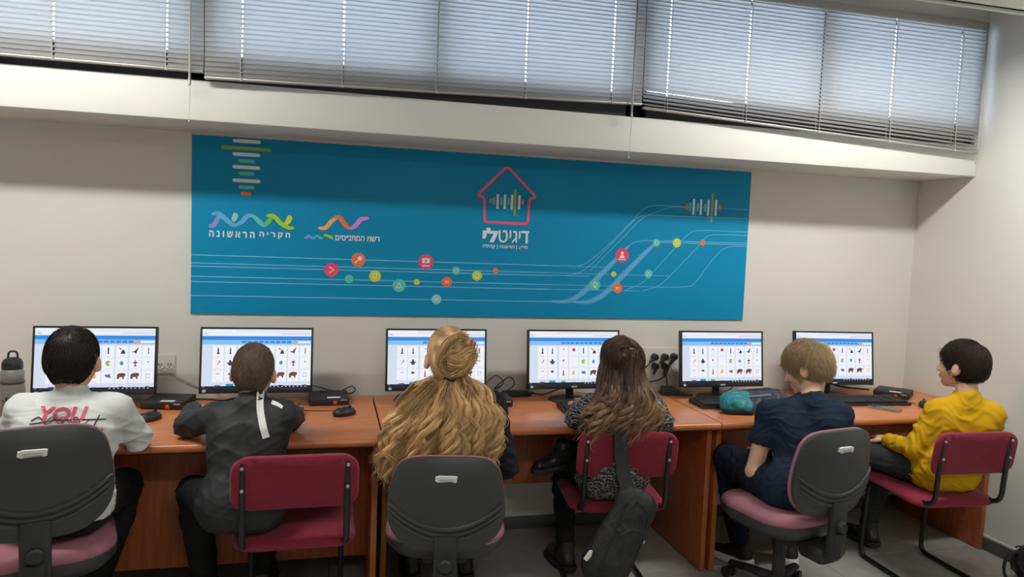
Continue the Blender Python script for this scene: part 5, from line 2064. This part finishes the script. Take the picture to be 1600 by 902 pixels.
# ---- drinking bottle
t = thing('drinking_bottle', 'smoky grey drinking bottle with a black flip lid and carry loop', 'bottle', (-1.262, -.375, ZD))
M_bot = glass('smoky_plastic', (.42, .41, .38), .12)
M_botp = mat('grey_bottle_plastic', (.22, .215, .20), .3, alpha=.72)
b = BM(); lathe(b, [(0, 0), (.038, 0), (.043, .006), (.0435, .14), (.041, .158), (.0405, .162), (.0425, .17), (.042, .20), (.036, .212), (.030, .216), (0, .216)], 32); obj('body', b, M_botp, t)
b = BM(); lathe(b, [(.0, .001), (.039, .003), (.041, .07), (.0, .071)], 24); obj('drink', b, mat('brown_drink', (.16, .07, .045), .3), t)
b = BM(); lathe(b, [(.0412, .153), (.0425, .155), (.0425, .163), (.0412, .165)], 32); obj('band', b, mat('dark_bottle_band', (.06, .05, .045), .5), t)
b = BM(); lathe(b, [(.0, .213), (.037, .213), (.038, .216), (.037, .236), (.031, .251), (.018, .258), (0, .259)], 28); box(b, (-.006, -.030, .238), (.036, .020, .014), .004); lid = obj('lid', b, M_blk, t)
b = BM(); tube(b, rounded_path([(-.016, 0, .250), (-.013, 0, .284), (.017, 0, .284), (.020, 0, .25)], .014, 5), .0042, 10); obj('carry_loop', b, M_blk, t)
b = BM()
for a, zz, r in ((0, .098, .012), (.35, .092, .010), (-.3, .088, .011), (.12, .086, .012)):
    an = -math.pi / 2 + a
    bmesh.ops.create_uvsphere(b, u_segments=10, v_segments=6, radius=r, matrix=Matrix.Translation((.0425 * math.cos(an), .0425 * math.sin(an), zz)) @ Matrix.Rotation(an, 4, 'Z') @ Matrix.Diagonal((.06, 1, .8, 1)))
obj('printed_emblem', b, mat('dark_emblem_print', (.03, .025, .025), .6), t)

# ---- phone
t = thing('smartphone', 'smartphone in a beige case lying on the desk beside the boy in yellow', 'phone', (2.815, -.515, ZD), math.radians(-58))
b = BM(); prism(b, rrect(.152, .076, .012), .0, .0095, bev=.002, plane='xy'); obj('case', b, mat('beige_phone_case', hex3('8d8470'), .5), t)
b = BM(); prism(b, rrect(.147, .071, .010), .0092, .0108, plane='xy'); obj('glass', b, mat('dark_phone_glass', (.10, .10, .09), .12), t)
b = BM(); box(b, (-.052, 0, .0112), (.034, .05, .003), .001); obj('camera_block', b, M_blk, t)

# ---- wall outlets
M_plate = mat('white_outlet_plastic', (.62, .62, .58), .4)


def outlet_pair(label, x, z, w, h, sockets):
    t = thing('wall_outlet', label, 'outlet', (x, -.0005, z))
    b = BM(); prism(b, rrect(w, h, .006), -.009, 0, bev=.002); obj('plate', b, M_plate, t)
    for dx, dz in sockets:
        b = BM(); lathe(b, [(0, -.0112), (.0155, -.0112), (.018, -.0118), (.0195, -.0105), (.0195, -.008), (0, -.008)], 20, (dx, 0, dz), axis='y')
        s = obj('socket', b, M_plate, t)
        b = BM()
        for p in ((-.006, .004), (.006, .004), (0, -.007)):
            bx(b, dx + p[0] - .0022, dx + p[0] + .0022, -.0122, -.0108, dz + p[1] - .003, dz + p[1] + .003)
        obj('contacts', b, M_port, s)['kind'] = 'stuff'
    return t


outlet_pair('white double wall outlet between the first two monitors', -.768, .902, .090, .088, ((-.02, -.004), (.02, -.004)))
outlet_pair('large white wall outlet plate with black plugs behind the brown-haired girl', 1.765, .885, .205, .195,
            ((-.041, .05), (.02, .05), (.075, .052), (-.036, -.001), (.023, -.003)))
for k, (x, z, ang, lb) in enumerate(((1.724, .935, -.9, 'black plug at the top of the large outlet, nearest the girl'), (1.785, .935, -.8, 'black plug at the top of the large outlet, in its middle'),
                                     (1.840, .937, -.6, 'black plug at the top of the large outlet, nearest the fifth monitor'), (1.729, .884, -.2, 'black plug in the lower row of the large outlet, nearest the girl'),
                                     (1.788, .882, -.2, 'black plug in the lower row of the large outlet, farther from the girl'))):
    t = thing('power_plug', lb, 'plug', (x, -.013, z), 0, 'black plugs in the wall outlet')
    b = BM(); lathe(b, [(0, -.034), (.012, -.033), (.0185, -.026), (.0195, .0), (0, .0)], 20, axis='y'); obj('plug_body', b, M_blk, t)
    b = BM(); d = Vector((math.sin(ang) * -1 if False else math.sin(ang), 0, -math.cos(ang)))
    tube(b, [Vector((0, -.022, 0)), Vector((0, -.026, 0)) + d * .02, Vector((0, -.022, 0)) + d * .045], [.012, .009, .0055], 10); obj('cable_sleeve', b, M_blk, t)


def cable(label, pts, r=.003, m=None, name='cable', group='cables behind the monitors'):
    P = catmull(pts, 8)
    c = Vector(pts[0])
    b = BM(); tube(b, P, r, 7)
    bmesh.ops.translate(b, verts=b.verts[:], vec=-c)
    return tag(obj(name, b, m or M_cable, None, c), label, 'cable', group)


cable('thin grey cable sagging along the wall from the white double outlet', [(-.745, -.012, .862), (-.70, -.012, .835), (-.62, -.010, .795), (-.55, -.008, .772), (-.52, -.02, .748)], .0025, M_cablew)
cable('black cable lying on the desk between the first small computer and second monitor', [(-.64, -.10, .752), (-.58, -.06, .745), (-.50, -.09, .744), (-.44, -.05, .745), (-.36, -.07, .75), (-.30, -.15, .765)], .004)
cable('black cable curling out behind the second small computer', [(.03, -.03, .76), (.09, -.02, .79), (.11, -.03, .77), (.06, -.02, .755), (-.10, -.03, .80)], .0025)
cable('thin mouse cord looping over the desk beside the second mouse', [(.027, -.365, .752), (-.01, -.33, .744), (-.09, -.32, .743), (-.16, -.28, .743), (-.15, -.18, .745)], .0018)
cable('thin mouse cord beside the white-shirted boy', [(-.775, -.385, .752), (-.80, -.33, .743), (-.84, -.25, .743), (-.86, -.15, .745)], .0018)
cable('black cable tangle behind the blonde woman, looping up the wall', [(.70, -.10, .76), (.78, -.04, .81), (.83, -.03, .84), (.87, -.03, .80), (.82, -.03, .77), (.90, -.02, .83), (.93, -.02, .79), (.86, -.05, .75)], .0022)
cable('black cable running from the power brick to the fourth monitor', [(1.02, -.075, .755), (1.06, -.09, .748), (1.12, -.06, .755), (1.19, -.10, .80), (1.20, -.15, .88)], .0035)
cable('black cable bowing below the large outlet towards the girl', [(1.817, -.030, .905), (1.805, -.035, .87), (1.79, -.035, .835), (1.75, -.035, .81), (1.68, -.04, .80), (1.60, -.05, .80)], .0032)
cable('black cable hanging from the lower row of plugs', [(1.795, -.030, .838), (1.80, -.030, .81), (1.80, -.04, .78), (1.79, -.06, .755)], .0032)
cable('grey cable leading from the outlet to the fifth monitor', [(1.815, -.03, .895), (1.83, -.03, .86), (1.87, -.02, .845), (1.93, -.03, .85), (1.97, -.06, .87)], .0022, M_cablew)
cable('black cable leaving the top plug nearest the girl', [(1.692, -.034, .90), (1.665, -.035, .88), (1.63, -.03, .87), (1.58, -.03, .85)], .003)
cable('black cables bundled behind the monitor by the right wall', [(2.80, -.10, .80), (2.86, -.08, .775), (2.92, -.10, .765), (2.98, -.09, .758), (3.05, -.12, .756)], .006)
cable('grey cable lying at the wall behind the right-hand keyboard', [(2.90, -.05, .765), (2.98, -.035, .775), (3.06, -.03, .775), (3.14, -.05, .77)], .006, M_cablew)
cable('thin mouse cord beside the keyboard by the right wall', [(3.075, -.445, .75), (3.06, -.40, .744), (2.98, -.36, .743), (3.02, -.30, .743)], .0018)
cable('black monitor cord behind the pouch', [(2.10, -.06, .80), (2.16, -.03, .795), (2.20, -.05, .77), (2.12, -.10, .748)], .003)
t = thing('power_brick', 'long black power adapter on the desk against the wall behind the blonde woman', 'adapter', (.93, -.075, ZD), .05)
b = BM(); box(b, (0, 0, .014), (.15, .052, .026), .006); obj('case', b, M_blk2, t)
b = BM(); tube(b, [(-.075, 0, .014), (-.10, .004, .014)], .006, 8); tube(b, [(.075, 0, .014), (.095, 0, .014)], .006, 8); obj('cable_sleeve', b, M_blk, t)
t = thing('power_adapter', 'black wedge-shaped adapter on the desk under the large outlet', 'adapter', (1.80, -.10, ZD), -.35)
b = BM(); prism(b, [(-.06, 0), (.075, 0), (.075, .008), (.0, .045), (-.06, .040)], -.03, .03, bev=.004); obj('case', b, M_blk2, t)
b = BM(); tube(b, [(.07, 0, .006), (.11, -.01, .006)], .006, 8); obj('cable_sleeve', b, M_blk, t)

# ---- teal and navy pouch
t = thing('fabric_pouch', 'soft teal and navy zipped pouch on the desk beside the boy in navy', 'pouch', (2.03, -.47, ZD))
F = Field((1.80, -.62, .735), (2.30, -.33, .90), .0048)
F.cone((1.905, -.485, .785), (2.20, -.455, .790), .052, .050, .03, ((0, 0, 1), .85))
F.cone((1.93, -.455, .79), (2.16, -.43, .800), .050, .048, .04)
F.cone((1.90, -.50, .775), (1.985, -.53, .768), .040, .030, .03)
F.cut((2, -.47, ZD + .0015), (0, 0, -1), .004)
P, Q = F.mesh()
P = folds(P, Q, np.random.default_rng(7), .006, .10, (1, 1, .6), lambda P: np.clip((P[:, 2] - ZD - .004) / .02, 0, 1))
C = P[Q].mean(1)
M_navyc = mat('navy_nylon', (.012, .026, .055), .55, bump=.1, bscale=200)
M_tealc = mat('teal_nylon', (.008, .20, .235), .55, bump=.1, bscale=200)
tealsel = (C[:, 0] - (C[:, 2] - .79) * .35 < 1.985) & (C[:, 2] > .768)
put(np_mesh('body', P, Q, [M_navyc, M_tealc], t, True, tealsel.astype(int)), t)
b = BM(); tube(b, catmull([(1.95, -.455, .8425), (2.03, -.448, .847), (2.12, -.442, .849), (2.20, -.448, .843)], 5), .0035, 6); put(obj('zip', b, M_blk2, t), t)
b = BM(); tube(b, catmull([(1.985, -.512, .826), (2.05, -.508, .829), (2.12, -.50, .832)], 5), .0022, 6); put(obj('piping', b, mat('pale_piping', (.35, .42, .5), .6), t), t)

t.location.y -= .034

# ---- sling backpack on the girl's chair
t = thing('sling_backpack', 'black sling backpack hanging by its strap from the girl\'s chair', 'backpack', (1.14, -1.0, .20))
M_nyl = mat('black_nylon', (.020, .021, .021), .6, var=.2, vscale=60, bump=.15, bscale=260, spec=.35)
F = Field((.90, -1.20, .10), (1.40, -.88, .70), .005)
yc = -1.012
F.cone((1.195, yc, .475), (1.09, yc, .285), .088, .098, .03, ((0, 1, 0), .62))
F.cone((1.175, yc, .52), (1.20, yc, .48), .048, .080, .03, ((0, 1, 0), .62))
F.cone((1.06, yc, .25), (1.11, yc, .235), .070, .075, .04, ((0, 1, 0), .62))
F.cone((1.165, yc - .040, .38), (1.105, yc - .044, .275), .062, .068, .02, ((0, 1, 0), .45))
P, Q = F.mesh()
P = folds(P, Q, np.random.default_rng(9), .0035, .10, (1, 1, .4))
bv = bvh_of(P, Q)
put(np_mesh('body', P, Q, M_nyl, t), t)


def on_bag(pts, off=.002):
    out = []
    for x, z in pts:
        h = bv.ray_cast(Vector((x, -1.4, z)), Vector((0, 1, 0)))
        out.append(h[0] + Vector((0, -off, 0)) if h[0] else Vector((x, yc - .03, z)))
    return out


b = BM(); tube(b, on_bag([(p.x, p.y) for p in catmull([(1.185, .53, 0), (1.235, .47, 0), (1.215, .37, 0), (1.165, .25, 0), (1.11, .195, 0)], 8)]), .0032, 6); put(obj('zip', b, M_blk, t), t)
b = BM(); tube(b, on_bag([(p.x, p.y) for p in catmull([(1.145, .52, 0), (1.10, .42, 0), (1.05, .31, 0), (1.035, .235, 0)], 8)]), .0032, 6); put(obj('zip', b, M_blk, t), t)
b = BM(); tube(b, on_bag([(p.x, p.y) for p in catmull([(1.115, .40, 0), (1.165, .42, 0), (1.215, .40, 0)], 8)]), .003, 6); put(obj('pocket_zip', b, M_blk, t), t)
b = BM()
q = on_bag([(1.205, .352), (1.235, .346), (1.237, .356), (1.207, .362)], .0025)
b.faces.new([b.verts.new(v) for v in q]); put(obj('logo_patch', b, mat('pale_patch', (.6, .6, .58), .6), t, smooth=False), t)
sp = catmull([(1.150, -.882, .60), (1.152, -.875, .70), (1.150, -.885, .775), (1.150, -.905, .7885), (1.152, -.936, .775), (1.156, -.943, .70), (1.166, -.955, .61), (1.178, -.985, .535)], 6)
b = BM()
sec = []
for i, p in enumerate(sp):
    tdir = (sp[min(i + 1, len(sp) - 1)] - sp[max(i - 1, 0)]).normalized()
    w = Vector((1, -.05, 0)).normalized(); nrm = tdir.cross(w).normalized()
    sec.append([b.verts.new(p + w * a * .029 + nrm * c * .0035) for a, c in ((-1, -1), (1, -1), (1, 1), (-1, 1))])
for A, B in zip(sec, sec[1:]):
    for k in range(4):
        b.faces.new((A[k], A[(k + 1) % 4], B[(k + 1) % 4], B[k]))
b.faces.new(sec[0][::-1]); b.faces.new(sec[-1])
put(obj('strap', b, M_nyl, t), t)
b = BM(); tube(b, catmull([(1.035, -1.05, .42), (1.01, -1.055, .37), (1.0, -1.05, .335)], 5), .0018, 6); put(obj('tag_cord', b, M_blk, t), t)
b = BM(); prism(b, [(.995, .338), (1.008, .335), (1.004, .312), (.986, .292), (.972, .304)], -1.054, -1.050, bev=.0008); put(obj('key_tag', b, M_label, t), t)

# ---- black bag on the floor by the right wall
t = thing('black_bag', 'black bag with a carrying strap on the floor by the right wall', 'bag', (3.24, -1.10, 0))
F = Field((3.02, -1.36, 0), (3.40, -.86, .34), .006)
F.cone((3.27, -1.02, .09), (3.27, -1.20, .10), .085, .10, .03)
F.cone((3.25, -1.05, .14), (3.28, -1.2, .17), .065, .075, .04)
F.cut((3.2, -1.1, .002), (0, 0, -1), .01)
P, Q = F.mesh()
P = folds(P, Q, np.random.default_rng(3), .012, .09, (1, 1, 1), lambda P: np.clip(P[:, 2] / .03, 0, 1))
put(np_mesh('body', P, Q, M_nyl, t), t)
b = BM(); tube(b, catmull([(3.215, -1.0, .155), (3.185, -.975, .135), (3.165, -.965, .08), (3.17, -.975, .02), (3.21, -1.0, .012)], 6), .008, 8, flat=((1, .4, 0), .5)); put(obj('strap', b, M_nyl, t), t)
b = BM(); tube(b, catmull([(3.20, -.99, .17), (3.24, -.955, .16), (3.30, -.945, .15)], 6), .004, 6); put(obj('zip', b, M_blk, t), t)
